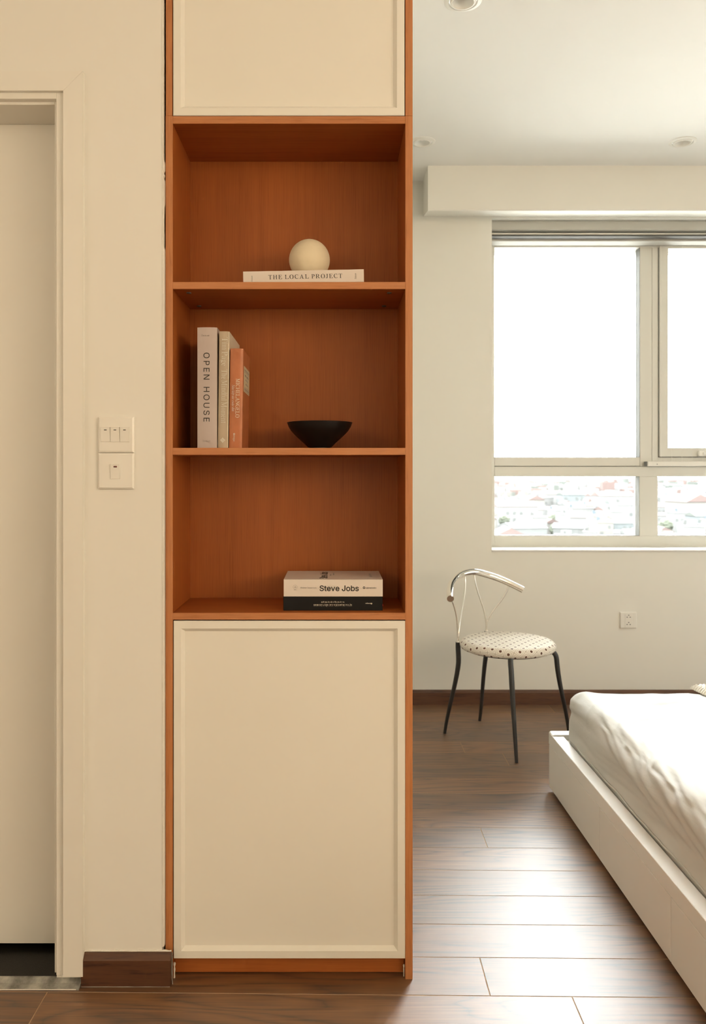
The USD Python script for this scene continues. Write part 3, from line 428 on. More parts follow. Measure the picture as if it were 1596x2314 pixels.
obj('foot_caulk', tube(np.c_[np.full(12, xi1 - .0025), np.full(12, YC + .012), cz_], .0012 + .0016 * g, 6), 'caulk', bk)
obj('foot_caulk', tube(np.c_[np.full(12, xi0 + .0028), np.full(12, YC + .006), cz_ * 1.3], .0015 + .0022 * g, 6), 'caulk', bk)

# ================================================================ switches and socket
def plate_mesh(x0, x1, z0, z1, yw, d, ch=.0035):
    a = [(x0, yw, z0), (x1, yw, z0), (x1, yw, z1), (x0, yw, z1)]; i1 = .0006
    b = [(x0, yw - d + ch * .7, z0), (x1, yw - d + ch * .7, z0), (x1, yw - d + ch * .7, z1), (x0, yw - d + ch * .7, z1)]
    c = [(x0 + ch, yw - d, z0 + ch), (x1 - ch, yw - d, z0 + ch), (x1 - ch, yw - d, z1 - ch), (x0 + ch, yw - d, z1 - ch)]
    V, F = a + b + c, []
    for i in range(2):
        for j in range(4):
            k = (j + 1) % 4; F += [[i*4+j, i*4+k, i*4+4+k], [i*4+j, i*4+4+k, i*4+4+j]]
    return trimesh.Trimesh(np.array(V), np.array(F + [[8, 9, 10], [8, 10, 11], [0, 2, 1], [0, 3, 2]]), process=False)
def rocker(x0, x1, z0, z1, yf, top=.0042, low=.0015):
    """A rocker pressed at its lower end."""
    lo = [(x0, yf, z0), (x1, yf, z0), (x1, yf, z1), (x0, yf, z1)]; e = .0007
    up = [(x0 + e, yf - low, z0 + e), (x1 - e, yf - low, z0 + e), (x1 - e, yf - top, z1 - e), (x0 + e, yf - top, z1 - e)]
    V, F = lo + up, []
    for j in range(4):
        k = (j + 1) % 4; F += [[j, k, 4+k], [j, 4+k, 4+j]]
    return trimesh.Trimesh(np.array(V), np.array(F + [[4, 5, 6], [4, 6, 7]]), process=False)
sw = FPX / (YW - .008)
swx, swz = lambda p: (p - CX) / sw, lambda v: EYE - (v - CY) / sw
def switch(label, v0, v1, keys, kz, lens):
    x0, x1, z0, z1 = swx(221.3), swx(302.3), swz(v1), swz(v0)
    t = thing('light_switch', label, 'light switch', ((x0 + x1) / 2, YW, (z0 + z1) / 2))
    obj('faceplate', plate_mesh(x0, x1, z0, z1, YW, .0085), 'white_plastic', t, smooth=False)
    for a, b in keys:
        r = obj('rocker', rocker(swx(a), swx(b), swz(kz[1]), swz(kz[0]), YW - .0084), 'white_plastic', t, smooth=False)
        m = (a + b) / 2 + .4; w, h, c = lens
        zz = swz(kz[0] + h); yy = YW - .0084 - .0042 + .0006
        obj('indicator', bx(swx(m - w), swx(m + w), yy - .0009, yy + .001, zz - c, zz + c, .0006 if c > .0015 else .0003), 'ruby_lens' if c > .0015 else 'dark_slot', r)
    mk = turn(fit(sans('Panasonic', .0016, depth=.00025), .0165), XZ, (swx(282), YW - .0085, swz(v1 - 9)))
    obj('embossed_mark', mk, 'white_plastic', t, smooth=False)
switch('upper light switch with three rocker keys on the cream wall', 942.0, 1022.6, [(228.1, 249.4), (249.7, 270.9), (271.2, 292.6)], (965, 999.2), (2.9, 6.7, .0009))
switch('lower light switch with one rocker key and a dark red lamp', 1023.9, 1104.6, [(250.0, 272.2)], (1048.2, 1082.4), (3.9, 6.6, .0017))
sk = thing('wall_socket', 'white double power socket on the back wall above the bed corner', 'power socket', (1.536, YB, .439))
obj('faceplate', plate_mesh(1.4935, 1.5785, .3965, .4815, YB, .009), 'white_plastic', sk, smooth=False)
ins = bx(1.5175, 1.5545, YB - .0105, YB - .008, .4035, .4735, .0008)
obj('socket_insert', ins, 'white_plastic', sk)
for zc in (.4565, .4185):
    for dx, dz, w, h in ((.0010, .0105, .0028, .0022), (-.0075, 0, .0030, .0020), (.0085, 0, .0030, .0020)):
        obj('socket_hole', bx(1.536 + dx - w, 1.536 + dx + w, YB - .0109, YB - .009, zc + dz - h - .001, zc + dz + h - .001, .0004), 'dark_slot', sk)

# ================================================================ books and ornaments
def lean(ms, pivot, ang):
    """Turned about the y axis through the pivot; positive leans the top to the right."""
    T = trimesh.transformations.rotation_matrix(ang, (0, 1, 0), pivot)
    for m in ms: m.apply_transform(T)
    return ms
def ff(px, v, y): return ((px - CX) * y / FPX, y, EYE - (v - CY) * y / FPX)
# flat book under the stone sphere
Y0 = 1.930
x0, x1, z0 = -.2186, .0725, cz(637)
zb = z0 + .0008
cover = cat(bx(x0, x1, Y0, Y0 + .0012, zb, zb + .0305, .0004), bx(x0, x1, Y0 + .0006, Y0 + .19, zb, zb + .0006), bx(x0, x1, Y0 + .0006, Y0 + .19, zb + .0298, zb + .0305))
pages = bx(x0 + .001, x1 - .001, Y0 + .0014, Y0 + .189, zb + .0007, zb + .0297)
xm, zm = ff(607.0, 0, Y0)[0], zb + .0106
t1 = turn(fit(serif('THE LOCAL PROJECT', 'R', .0098, 20, 42), .1780), XZ, (xm, Y0 - .0001, zm))
i1 = turn(fit(sans('Issue', .0038, tracking=.0009), .0137), UPW, (ff(571.2, 0, Y0)[0], Y0 - .0001, zb + .0060)); i2 = turn(fit(sans('Issue', .0038, tracking=.0009), .0137), UPW, (ff(805.6, 0, Y0)[0], Y0 - .0001, zb + .0073))
lean([cover, pages, t1, i1, i2], (x0, Y0, z0), -math.radians(1.12))
b = thing('book', 'white hardback lying flat on the top open shelf under the stone sphere', 'book', (x0, Y0, z0), 'books in the cabinet')
obj('cover', cover, 'cover_white', b); obj('page_block', pages, 'paper', b); obj('title', t1, 'ink', b, smooth=False); obj('issue_mark', i1, 'ink_grey', b, smooth=False); obj('issue_mark', i2, 'ink_grey', b, smooth=False)
# stone sphere with a small flat base
rs = .0518; zc = 1.6935 + rs * .955
a = np.linspace(-math.asin(.955), math.pi / 2, 60)
prof = [(0.0001, -rs * .955)] + [(max(rs * math.cos(t), 1e-4), rs * math.sin(t)) for t in a]
solo('stone_sphere', lathe(prof, 96, (-.0622, 2.03, zc)), 'stone_sphere', 'beige stone sphere ornament resting on the flat white book', 'ornament', smooth=True)

def standing(label, px0, px1, vt, y0, depth, mats, ang=0.0, board=.0026, hard=True):
    """An upright book, spine to the front: two boards, a slightly rounded spine and a page block."""
    x0, x1 = (px0 - CX) * y0 / FPX, (px1 - CX) * y0 / FPX; z0 = cz(1012); z1 = EYE - (vt - CY) * y0 / FPX
    b = thing('book', label, 'book', ((x0 + x1) / 2, y0, z0), 'books in the cabinet')
    c, e, g = mats
    n = 9; pts = [(x0 + (x1 - x0) * t, y0 + .0035 - .0035 * math.sin(math.pi * t) ** .6) for t in np.linspace(0, 1, n)]
    spine = plate(Polygon(pts + [(x1, y0 + .006), (x0, y0 + .006)]), z1 - z0 - .0006, np.eye(3), (0, 0, z0 + .0003))
    ms = [('spine', spine, c), ('cover_board', bx(x0, x0 + board, y0 + .006, y0 + depth, z0 + .0002, z1, .0004), c), ('cover_board', bx(x1 - board, x1, y0 + .006, y0 + depth, z0 + .0002, z1, .0004), e),
          ('page_block', bx(x0 + board, x1 - board, y0 + .005, y0 + depth - .004, z0 + .003, z1 - .003), g)]
    return b, ms, (x0, x1, y0, z0, z1)
def finish(b, ms, box_, ang):
    lean([m[1] for m in ms], (box_[1] if ang < 0 else box_[0], box_[2], box_[3]), ang)
    for nme, m, mt in ms: obj(nme, m, mt, b, smooth=25)
Y1 = 1.920; s1 = FPX / Y1
bz = lambda v: EYE - (v - CY) / s1
bxx = lambda p: (p - CX) / s1
b, ms, q = standing('thick pale spined book, tallest and leftmost of the upright three', 445.6, 490.4, 739.3, Y1, .20, ('cover_pinkish', 'cover_pinkish', 'paper'))
ms += [('title', turn(fit(sans('OPEN HOUSE', .0142, tracking=.0062), .1652), DOWN, (bxx(460.3), Y1 - .0002, bz(797))), 'ink'),
       ('issue_mark', turn(fit(sans('Issue', .0045, tracking=.0014), .0186), XZ, (bxx(455.6), Y1 - .0001, bz(760))), 'ink_grey'), ('issue_mark', turn(fit(sans('Issue', .0045, tracking=.0014), .0182), XZ, (bxx(458.2), Y1 - .0001, bz(998.5))), 'ink_grey'),
       ('headband', bx(bxx(469), bxx(475), Y1 + .004, Y1 + .006, bz(740), bz(738.2)), 'ribbon_red')]
finish(b, ms, q, 0)
b, ms, q = standing('slim tan hardback standing between the pale and the orange book', 492.1, 515.3, 748.2, Y1, .209, ('cover_tan', 'cover_tan_edge', 'paper'))
tx = serif('Tim Page', 'b', .0136, 0, 24); tx2 = serif('The Mindful Moment', 'b', .0136, -1, 22)
ms += [('title', turn(fit(tx, 64.5 / s1), DOWN, (bxx(499.0), Y1 - .0003, bz(761.6))), 'ink_pale'), ('title', turn(fit(tx2, 121.5 / s1), DOWN, (bxx(499.0), Y1 - .0003, bz(834.0))), 'ink_pale')]
lo = ring(.0022, .0046, 24).union(Polygon([(0, .0068), (.0022, .004), (-.0022, .004)])).union(Polygon([(0, -.0068), (.0022, -.004), (-.0022, -.004)])).union(Polygon([(.0068, 0), (.004, .0022), (.004, -.0022)])).union(Polygon([(-.0068, 0), (-.004, .0022), (-.004, -.0022)]))
lo = lo.union(Polygon([(-.003, -.001), (0, .002), (.003, .001), (0, -.002)]))
ms += [('emblem', plate(lo, .0003, XZ, (bxx(503.2), Y1 - .0001, bz(994.5))), 'ink_pale'), ('hinge', bx(bxx(513.2), bxx(515.3), Y1 + .001, Y1 + .0062, cz(1012) + .001, bz(749)), 'cover_tan_edge')]
finish(b, ms, q, math.radians(.68))
b, ms, q = standing('orange book with a cream cover label, rightmost of the upright three', 517.2, 546.4, 786.8, Y1, .150, ('cover_orange', 'cover_orange', 'paper'))
ms += [('title', turn(fit(serif('MICHELANGELO', 'R', .0092, 0), 88.0 / s1), DOWN, (bxx(531.2), Y1 - .0003, bz(855.5))), 'ink_cream'),
       ('subtitle', turn(fit(serif('Sa~au kie~d~ct ta~ac cuo~d~cc d~so~o~gi', 'i', .0062, 0, 26), 59.5 / s1), DOWN, (bxx(522.8), Y1 - .0003, bz(869.7))), 'ink_pale'),
       ('publisher_mark', turn(fit(sans('omega+', .0042), 15.5 / s1), DOWN, (bxx(527.2), Y1 - .0002, bz(982.6))), 'ink_pale'),
       ('publisher_mark', plate(ring(.0009, .0022, 16), .0003, XZ, (bxx(528.9), Y1 - .0001, bz(980.6))), 'ink_pale')]
YZ = ((0, 1, 0), (0, 0, 1), (1, 0, 0)); xr = q[1]
ms += [('cover_label', plate(sbox(1.9435, 1.402, 2.067, 1.464), .0004, YZ, (xr, 0, 0)), 'label_cream')]
rows = [(1.4555, .104, .0026), (1.4510, .104, .0010), (1.4135, .104, .0010), (1.4095, .104, .0026), (1.4055, .104, .0008)]
ms += [('label_rules', cat(*[plate(sbox(2.005 - w / 2, z - h / 2, 2.005 + w / 2, z + h / 2), .0006, YZ, (xr, 0, 0)) for z, w, h in rows]), 'ink_grey')]
for tx_, h, z, w in (('MICHELANGELO', .0052, 1.4405, .082), ('Sa~au kie~d~ct ta~ac', 0.0048, 1.4315, .060), ('cuo~d~cc d~so~o~gi', .0046, 1.4215, .050)):
    ms += [('label_lettering', turn(fit(serif(tx_, 'R' if tx_.isupper() else 'i', h), w), YZ, (xr + .0003, 2.005 - w / 2, z)), 'ink_grey')]
finish(b, ms, q, math.radians(.80))

# black bowl
Zs = cz(1012)
out = [(.0001, .0), (.0285, .0), (.0285, .0035), (.0275, .0042), (.0312, .0068), (.0402, .0158), (.0490, .0236), (.0580, .0322), (.0655, .0394), (.0725, .0472), (.0782, .0565), (.0818, .0662), (.0824, .0672), (.0818, .0676), (.0805, .0668)]
inn = [(.0755, .0565), (.0695, .0472), (.0625, .0394), (.0550, .0325), (.0455, .0242), (.0365, .0172), (.022, .0110), (.0001, .0085)]
bw = thing('bowl', 'black glazed bowl on the middle open shelf', 'bowl', (-.036, 2.02, Zs))
obj('body', lathe(out[3:] + inn, 96, (-.036, 2.02, Zs)), 'black_glaze', bw, smooth=40)
obj('foot', lathe(out[:5] + [(.0001, .0075)], 64, (-.036, 2.02, Zs)), 'black_glaze', bw, smooth=30)

# the two books on the bottom shelf
Zb = cz(1385)
def flat_book(label, x0, x1, y0, depth, z0, h, mats, over=.0):
    b = thing('book', label, 'book', ((x0 + x1) / 2, y0, z0), 'books in the cabinet')
    c, g = mats
    obj('cover', cat(bx(x0, x1, y0, y0 + .0016, z0, z0 + h, .0005), bx(x0, x1, y0 + .0008, y0 + depth, z0, z0 + .0008, .0002), bx(x0, x1, y0 + .0008, y0 + depth, z0 + h - .0008, z0 + h, .0002)), c, b)
    obj('page_block', bx(x0 + .0016, x1 - .0016, y0 + .0018, y0 + depth - .001, z0 + .0009, z0 + h - .0009), g, b)
    return b
Y2 = 1.936; s2 = FPX / Y2
kx = lambda p: (p - CX) / s2
kz = lambda v: EYE - (v - CY) / s2
H1, H2 = .0338, .0412
b = flat_book('black book lying flat underneath the white book on the bottom shelf', kx(640.4), kx(864.8), Y2, .172, Zb, H1, ('cover_black', 'paper'))
obj('title', turn(fit(serif('SU~o~d VA CHA~dM GIU~o~tA CA~aC NE~c~gN VA~hN MINH', 'R', .0044, 0, 36), 86.5 / s2), FLIP, (kx(795.4), Y2 - .0001, kz(1365.0))), 'ink_cream', b, smooth=False)
obj('subtitle', turn(fit(serif('va~g su~o~d ta~ai la~d~cp tra~d~ct tu~o~d the~c~a gio~o~ai', 'b', .0032, 0, 30), 52.8 / s2), FLIP, (kx(778.8), Y2 - .0001, kz(1359.4))), 'ink_cream', b, smooth=False)
obj('publisher_mark', cat(turn(fit(sans('omega+', .0030), 12.5 / s2), FLIP, (kx(838.0), Y2 - .0001, kz(1362.6))), plate(ring(.0007, .0019, 16), .0003, XZ, (kx(839.7), Y2 + .0001, kz(1364.0)))), 'ink_cream', b, smooth=False)
obj('bookmark_ribbon', bx(kx(864.8) - .003, kx(864.8) + .0016, Y2 + .003, Y2 + .006, Zb + .010, Zb + .0155, .0004), 'ribbon_red', b, 'red ribbon end')
zt = Zb + H1
b = flat_book('white biography with bold black spine title, on top of the black book', kx(641.2), kx(865.3), Y2, .174, zt, H2, ('cover_white', 'paper'))
obj('title', turn(fit(sans('Steve Jobs', .0128, True), 88.6 / s2), XZ, (kx(722.5), Y2 - .0001, kz(1335.3))), 'ink', b, smooth=False)
obj('author', turn(fit(sans('Walter Isaacson', .0036), 36.2 / s2), XZ, (kx(679.0), Y2 - .0001, kz(1329.8))), 'ink_grey', b, smooth=False)
obj('subtitle', turn(fit(sans('tiểu sử', .0036), 18.5 / s2), XZ, (kx(739.8), Y2 - .0002, kz(1325.6))), 'ink_pale', b, smooth=False)
obj('publisher_mark', cat(turn(fit(sans('alphabooks', .0037), 23.0 / s2), XZ, (kx(827.5), Y2 - .0001, kz(1330.0))), plate(shapely.Point(0, 0).buffer(.0030).difference(sbox(-.0022, -.0004, .0022, .0004)).difference(sbox(-.0004, -.0022, .0004, .0022)), .0003, XZ, (kx(822.9), Y2 + .0001, kz(1328.0)))), 'ink', b, smooth=False)
lg = ring(.0049, .0053, 40).union(ring(.0016, .0020, 20)).union(sbox(-.0002, -.0045, .0002, .0035)).union(sbox(-.0036, -.0012, .0036, -.0008))
obj('emblem', cat(plate(lg, .0003, XZ, (kx(667.3), Y2 + .0001, kz(1326.6))), turn(fit(sans('1980 Books', .0013), .0075), XZ, (kx(663.9), Y2 - .0001, kz(1333.6)))), 'ink_grey', b, smooth=False)
INTO = ((0, 1, 0), (-1, 0, 0), (0, 0, 1))
zt2 = zt + H2
obj('cover_title', turn(fit(sans('Steve Jobs', .0190, True), .128), INTO, (-.0165, Y2 + .021, zt2 - .0001)), 'ink', b, smooth=False)
obj('cover_lettering', cat(turn(fit(sans('Walter', .0042), .030), INTO, (-.0065, Y2 + .074, zt2 - .0001)), turn(fit(sans('Isaacson', .0042), .040), INTO, (.0005, Y2 + .085, zt2 - .0001)), turn(fit(sans('alphabooks', .0060), .062), INTO, (.0935, Y2 + .050, zt2 - .0001))), 'ink_grey', b, smooth=False)
obj('headband', bx(kx(641.2) + .0004, kx(641.2) + .0018, Y2 + .0016, Y2 + .004, zt + .004, zt + H2 - .008), 'ribbon_red', b)

# ================================================================ chair
ch = thing('bistro_chair', 'bistro chair with curved chrome back, patterned round seat and black legs', 'chair', (.784, 3.62, 0))
def p3(px, v, y): return ((px - CX) * y / FPX, y, EYE - (v - CY) * y / FPX)
def leg(pts, r0=.0113, r1=.0072):
    c = spline(pts, 40) if len(pts) > 2 else np.linspace(pts[0], pts[1], 20)
    d = np.linspace(0, 1, len(c)); return tube(c, r0 + (r1 - r0) * np.clip((d - .25) / .75, 0, 1), 16)
A = [p3(1035.6, 1451, 3.655), p3(1036.2, 1478, 3.655), p3(1036.4, 1497, 3.656), p3(1034.8, 1511, 3.660), p3(1024, 1565, 3.680), (.5135, 3.712, 0.0)]
B = [(.733, 3.845, .447), (.7325, 3.845, .40), (.731, 3.846, .345), (.727, 3.852, .30), (.718, 3.878, .14), (.7095, 3.901, 0)]
C = [(.752, 3.410, .413), (.7505, 3.403, .40), (.7508, 3.397, .38), (.7520, 3.386, .32), (.756, 3.360, .16), (.760, 3.333, 0)]
D = [(.935, 3.60, .412), (.972, 3.595, .409), (.992, 3.594, .394), (1.001, 3.597, .360), (1.036, 3.617, .18), (1.070, 3.638, 0)]
for pts in (A, B, C, D): obj('leg', leg(pts), 'black_tube', ch, smooth=40)
for (x, y, z) in (A[0], B[0]): obj('collar', lathe([(.0001, .006), (.006, .006), (.0095, .003), (.0102, 0), (.0102, -.012), (.0001, -.012)], 20, (x, y, z)), 'chrome', ch, smooth=30)
Lp, Rp = np.array([.516, 3.547]), np.array([.904, 3.829]); lat = (Rp - Lp) / np.linalg.norm(Rp - Lp); hf = np.linalg.norm(Rp - Lp) / 2; Mp = (Lp + Rp) / 2; fw = np.array([lat[1], -lat[0]])
vv = [1353, 1335.5, 1319.5, 1308.5, 1299.5, 1294.2, 1292.6, 1296.8, 1304.3, 1316.3, 1333]
pts = []
for t, v in zip(np.linspace(-1, 1, 11), vv):
    x, y = Mp + lat * hf * t - fw * .135 * (1 - abs(t) ** 2.2); pts.append((x, y, EYE - (v - CY) * y / FPX))
arc = spline(pts, 90)
obj('back_rail', tube(arc, .0155, 24), 'chrome', ch, smooth=50)
def on_arc(px):
    u = CX + FPX * arc[:, 0] / arc[:, 1]; k = np.argmin(abs(u - px) + 1e3 * (np.arange(len(arc)) < 12)); return arc[k]
a0 = np.array(A[0]); b0 = np.array(B[0]); e1 = arc[3]; e2, e3, e4 = on_arc(1051.6), on_arc(1070.9), on_arc(1151)
def rod(p0, p1, mid):
    c = [p0, p0 + np.array([0, 0, .045])]
    for px, v, t in mid: y = p0[1] + (p1[1] - p0[1]) * t; c.append(np.array(p3(px, v, y)))
    return tube(spline(c + [p1], 40), .0036, 10)
dl = np.array([.004 * .8, .004 * .6, -.004])
for p0, p1, mid in ((a0 - dl, e1, [(1031.0, 1388, .5)]), (a0 + dl, e2, [(1045.0, 1375, .45)]), (b0 - dl, e3, [(1090.5, 1368, .5)]), (b0 + dl, e4, [(1122, 1371, .5)])):
    obj('back_rod', rod(p0, p1, mid), 'chrome', ch, smooth=50)
# round cushion, uv = arc length along the cloth
rr, zz = .213, .4115
prof = [(r, .0405 + .004 * (1 - (r / rr) ** 2)) for r in np.linspace(.0005, rr - .022, 26)]
prof += [(rr - .022 + .022 * math.sin(t), .0185 + .022 * math.cos(t)) for t in np.linspace(.12, math.pi / 2, 9)] + [(rr - .0165 * (1 - math.cos(t)), .0185 - .0185 * math.sin(t)) for t in np.linspace(.2, math.pi / 2, 7)]
prof = np.array(prof); dl_ = np.r_[prof[0, 0], np.cumsum(np.linalg.norm(np.diff(prof, axis=0), axis=1)) + prof[0, 0]]
ns = 96; th_ = np.linspace(0, 2 * math.pi, ns, endpoint=False); V, UV, F = [], [], []
for (r, z), d in zip(prof, dl_):
    V += [(.784 + r * math.cos(t), 3.62 + r * math.sin(t), zz + z) for t in th_]; UV += [(d * math.cos(t), d * math.sin(t)) for t in th_]
for i in range(len(prof) - 1):
    for j in range(ns):
        k = (j + 1) % ns; F += [[i*ns+j, (i+1)*ns+j, (i+1)*ns+k], [i*ns+j, (i+1)*ns+k, i*ns+k]]
obj('seat', trimesh.Trimesh(np.array(V), np.array(F), process=False), 'seat_cloth', ch, 'round cushion in cream cloth with brown diamonds', smooth=True, uv=np.array(UV))
obj('seat_base', lathe([(.0001, -.006), (rr - .03, -.006), (rr - .018, .002), (rr - .018, .004), (.0001, .004)], 64, (.784, 3.62, zz)), 'black_tube', ch, smooth=30)

# ================================================================ bed
BX0, BX1, BY0, BY1, BZ = .817, 2.447, .90, 3.046, .2195
bed = thing('bed_frame', 'low white storage bed with drawers along its side', 'bed', ((BX0 + BX1) / 2, 2.0, 0))
obj('plinth', bx(BX0 + .045, BX1 - .045, BY0 + .03, BY1 - .05, 0, .03), 'dark_gasket', bed)
obj('side_rail', bx(BX0, BX0 + .043, BY0, BY1, .1755, BZ, .0015), 'bed_white', bed); obj('side_rail', bx(BX1 - .048, BX1, BY0, BY1 - .05, .016, BZ, .0015), 'bed_white', bed)
p = Polygon([(BX0 + .031, .014), (BX1, .014), (BX1, .2245), (BX0 + .010, .2245), (BX0 + .004, .2225), (BX0 + .001, .2197), (BX0 + .031, .2197)])
obj('foot_panel', plate(p, .047, XZ, (0, BY1, 0)), 'bed_white', bed, 'end board with a rounded upper corner', smooth=20)
obj('head_panel', bx(BX0, BX1, BY0 - .03, BY0, .014, .75, .003), 'bed_white', bed)
obj('slat_base', bx(BX0 + .02, BX1 - .02, BY0, BY1 - .05, .15, .205), 'bed_white', bed)
ys = [BY1 + .0006, 2.466, 1.944, 1.422, BY0]
for a, b_ in zip(ys[:-1], ys[1:]): obj('drawer', bx(BX0 + .0008, BX0 + .03, b_ + .0016, a - .0016, .015, .1735, .0012), 'bed_white', bed)
obj('carcass', bx(BX0 + .022, BX1 - .04, BY0 + .005, BY1 - .06, .03, .172), 'bed_white', bed)

# mattress: a rounded box with the sheet's folds pushed into it
def rounded_box(lo, hi, r, step):
    lo, hi = np.array(lo), np.array(hi); nx, ny, nz = [max(2, int(round((hi - lo)[i] / step[i]))) for i in range(3)]
    Vs, Fs, off = [], [], 0
    def grid(o, u, v, nu, nv):
        nonlocal off
        a, b = np.meshgrid(np.linspace(0, 1, nu + 1), np.linspace(0, 1, nv + 1), indexing='ij')
        P = o + a[..., None] * u + b[..., None] * v; idx = np.arange((nu + 1) * (nv + 1)).reshape(nu + 1, nv + 1) + off
        Vs.append(P.reshape(-1, 3)); off += (nu + 1) * (nv + 1)
        q = np.stack([idx[:-1, :-1], idx[1:, :-1], idx[1:, 1:], idx[:-1, 1:]], -1).reshape(-1, 4); Fs.append(np.vstack([q[:, [0, 1, 2]], q[:, [0, 2, 3]]]))
    d = hi - lo; X, Y, Z = np.diag(d)
    grid(lo + Z, X, Y, nx, ny); grid(lo, Y, X, ny, nx)
    grid(lo, Z, Y, nz, ny); grid(lo + X, Y, Z, ny, nz); grid(lo, X, Z, nx, nz); grid(lo + Y, Z, X, nz, nx)
    m = trimesh.Trimesh(np.vstack(Vs), np.vstack(Fs), process=False); m.merge_vertices(digits_vertex=6)
    v = np.array(m.vertices); core = np.clip(v, lo + np.array([r, r, 0]), hi - r); dd = v - core; L = np.linalg.norm(dd, axis=1)
    v = np.where(L[:, None] > 1e-9, core + dd / np.maximum(L, 1e-9)[:, None] * np.minimum(np.max(np.abs(dd), axis=1), r)[:, None], v)
    m.vertices = v; return m, np.where(L[:, None] > 1e-9, dd / np.maximum(L, 1e-9)[:, None], [0, 0, 1])
MX0, MX1, MY0, MY1, MZ0, MZ1 = .866, 2.402, .95, 2.990, .206, .394
mm, nn = rounded_box((MX0, MY0, MZ0), (MX1, MY1, MZ1), .055, (.010, .010, .008))
v = np.array(mm.vertices); x, y, z = v.T
side = np.clip((1.06 - x) / .16, 0, 1); low = np.clip((z - .215) / .04, 0, 1)
def ridge(p, seed): return 1 - np.abs(2 * meshkit.noise(p, seed) - 1)
run, fall = -(y - MY1), z + .10 * (y - MY1)                        # folds run towards the camera and sink along the side
n1 = meshkit.noise(np.c_[run * 1.5, x * 2.0, fall * 22], 3); n2 = ridge(np.c_[run * 1.8, x * 3, fall * 40 + 7], 9)
top = np.clip((z - .33) / .05, 0, 1)
t1 = ridge(np.c_[(x * .80 + y * .6) * 3, (x * .6 - y * .8) * 17, z * 0], 21) ** 3; t2 = meshkit.fbm(np.c_[x * 5, y * 5, z * 5], 3, 31)
disp = (1 - top) * side * low * (.015 * (n1 - .5) + .0075 * (n2 - .6)) + top * (.0035 * t1 + .006 * (t2 - .5)) + side * top * (.012 * (n1 - .5) + .005 * (n2 - .5))
disp += -.004 * (1 - top) * (ridge(np.c_[x * 0, run * 5, z * 6], 4) ** 4) * low
fold = np.zeros(len(x)); fr_ = np.random.default_rng(17)
arc_ = np.where(z > MZ1 - .02, (MZ1 - z) - (x - MX0 - .03), MZ1 - z)                  # distance down the side from the shoulder, negative on the top
for ys_ in np.arange(3.02, 1.05, -.085):
    L_ = fr_.uniform(.45, .95); dz_ = fr_.uniform(.11, .19); w_ = fr_.uniform(.007, .013); a_ = fr_.uniform(.003, .0075); y0_ = ys_ + fr_.uniform(-.03, .03); s0_ = fr_.uniform(-.07, .0)
    t_ = (y0_ - y) / L_; line = s0_ + dz_ * np.clip(t_, 0, 1) ** fr_.uniform(.7, 1.2) + .006 * np.sin(t_ * 5 + ys_ * 9)
    env = np.clip(t_ / .2, 0, 1) * np.clip((1 - t_) / .3, 0, 1)
    fold += a_ * env * np.exp(-((arc_ - line) / w_) ** 2)
disp += fold * side * low
for x0_, y0_, x1_, y1_, a_ in ((1.10, 2.80, 1.26, 2.865, .006), (.98, 2.62, 1.20, 2.68, .004), (.95, 2.50, 1.10, 2.56, .004), (1.22, 2.45, 1.44, 2.60, .003), (1.0, 2.25, 1.3, 2.42, .003)):
    ux, uy = x1_ - x0_, y1_ - y0_; LL = math.hypot(ux, uy); t_ = ((x - x0_) * ux + (y - y0_) * uy) / LL ** 2; d_ = ((x - x0_) * uy - (y - y0_) * ux) / LL
    disp += top * np.clip(t_ * 3, 0, 1) * np.clip((1 - t_) * 3, 0, 1) * a_ * .38 * (np.exp(-(d_ / .012) ** 2) - .8 * np.exp(-((d_ - .018) / .010) ** 2))
far = np.clip((y - 2.90) / .09, 0, 1); disp += far * .004 * (meshkit.noise(np.c_[x * 18, z * 20, y * 0], 12) - .5)
v = v + nn * disp[:, None]
v[:, 0] -= .0 * side; v[:, 0] += (.04 * np.clip((z - .24) / .15, 0, 1) ** 2) * np.clip((2.75 - y) / 1.2, 0, 1) * np.clip((1.3 - x) / .44, 0, 1)   # the shoulder slumps inwards nearer the camera
mat_ = thing('mattress', 'thick mattress in a wrinkled white fitted sheet on the white bed', 'mattress', ((MX0 + MX1) / 2, 2.0, .15))
mm.vertices = v; obj('fitted_sheet', mm, 'sheet', mat_, smooth=True)
yy = np.linspace(MY1 - .05, MY0 + .1, 160); g = meshkit.noise(np.c_[yy * 9, yy * 0, yy * 0], 6); g2 = meshkit.noise(np.c_[yy * 30, yy * 0, yy * 0], 7)
obj('hem', tube(np.c_[MX0 - .0005 + .003 * (g - .5), yy, .2225 + .005 * g + .002 * g2], .0030, 8), 'sheet', mat_, 'gathered hem along the lower edge', smooth=True)

# knitted throw at the far right of the bed
nx, ny = 170, 150; gx, gy = np.meshgrid(np.linspace(0, .86, nx), np.linspace(0, .66, ny), indexing='ij')
edge = np.minimum.reduce([gx, .86 - gx, gy, .66 - gy]); rim = 1 - (1 - np.clip(edge / .022, 0, 1)) ** 2
cell = .0135; row = np.floor(gy / cell); bump = np.abs(np.sin(math.pi * (gx / cell + .5 * (row % 2)))) ** .7 * np.abs(np.sin(math.pi * gy / cell)) ** .7
zt_ = .3990 + rim * (.012 + .006 * meshkit.noise(np.stack([gx * 7, gy * 7, gx * 0], -1), 2)) + (.2 + .8 * rim) * .0068 * bump
X = 1.338 + gx + .10 * (.66 - gy) * 1.1; Y = 2.345 + gy
jit = (.0045 * np.sin(math.pi * gy / cell) ** 2) * (gx < .02); X = X - jit
V = np.stack([X, Y, zt_], -1).reshape(-1, 3); i0 = np.arange(nx * ny).reshape(nx, ny)
q = np.stack([i0[:-1, :-1], i0[1:, :-1], i0[1:, 1:], i0[:-1, 1:]], -1).reshape(-1, 4)
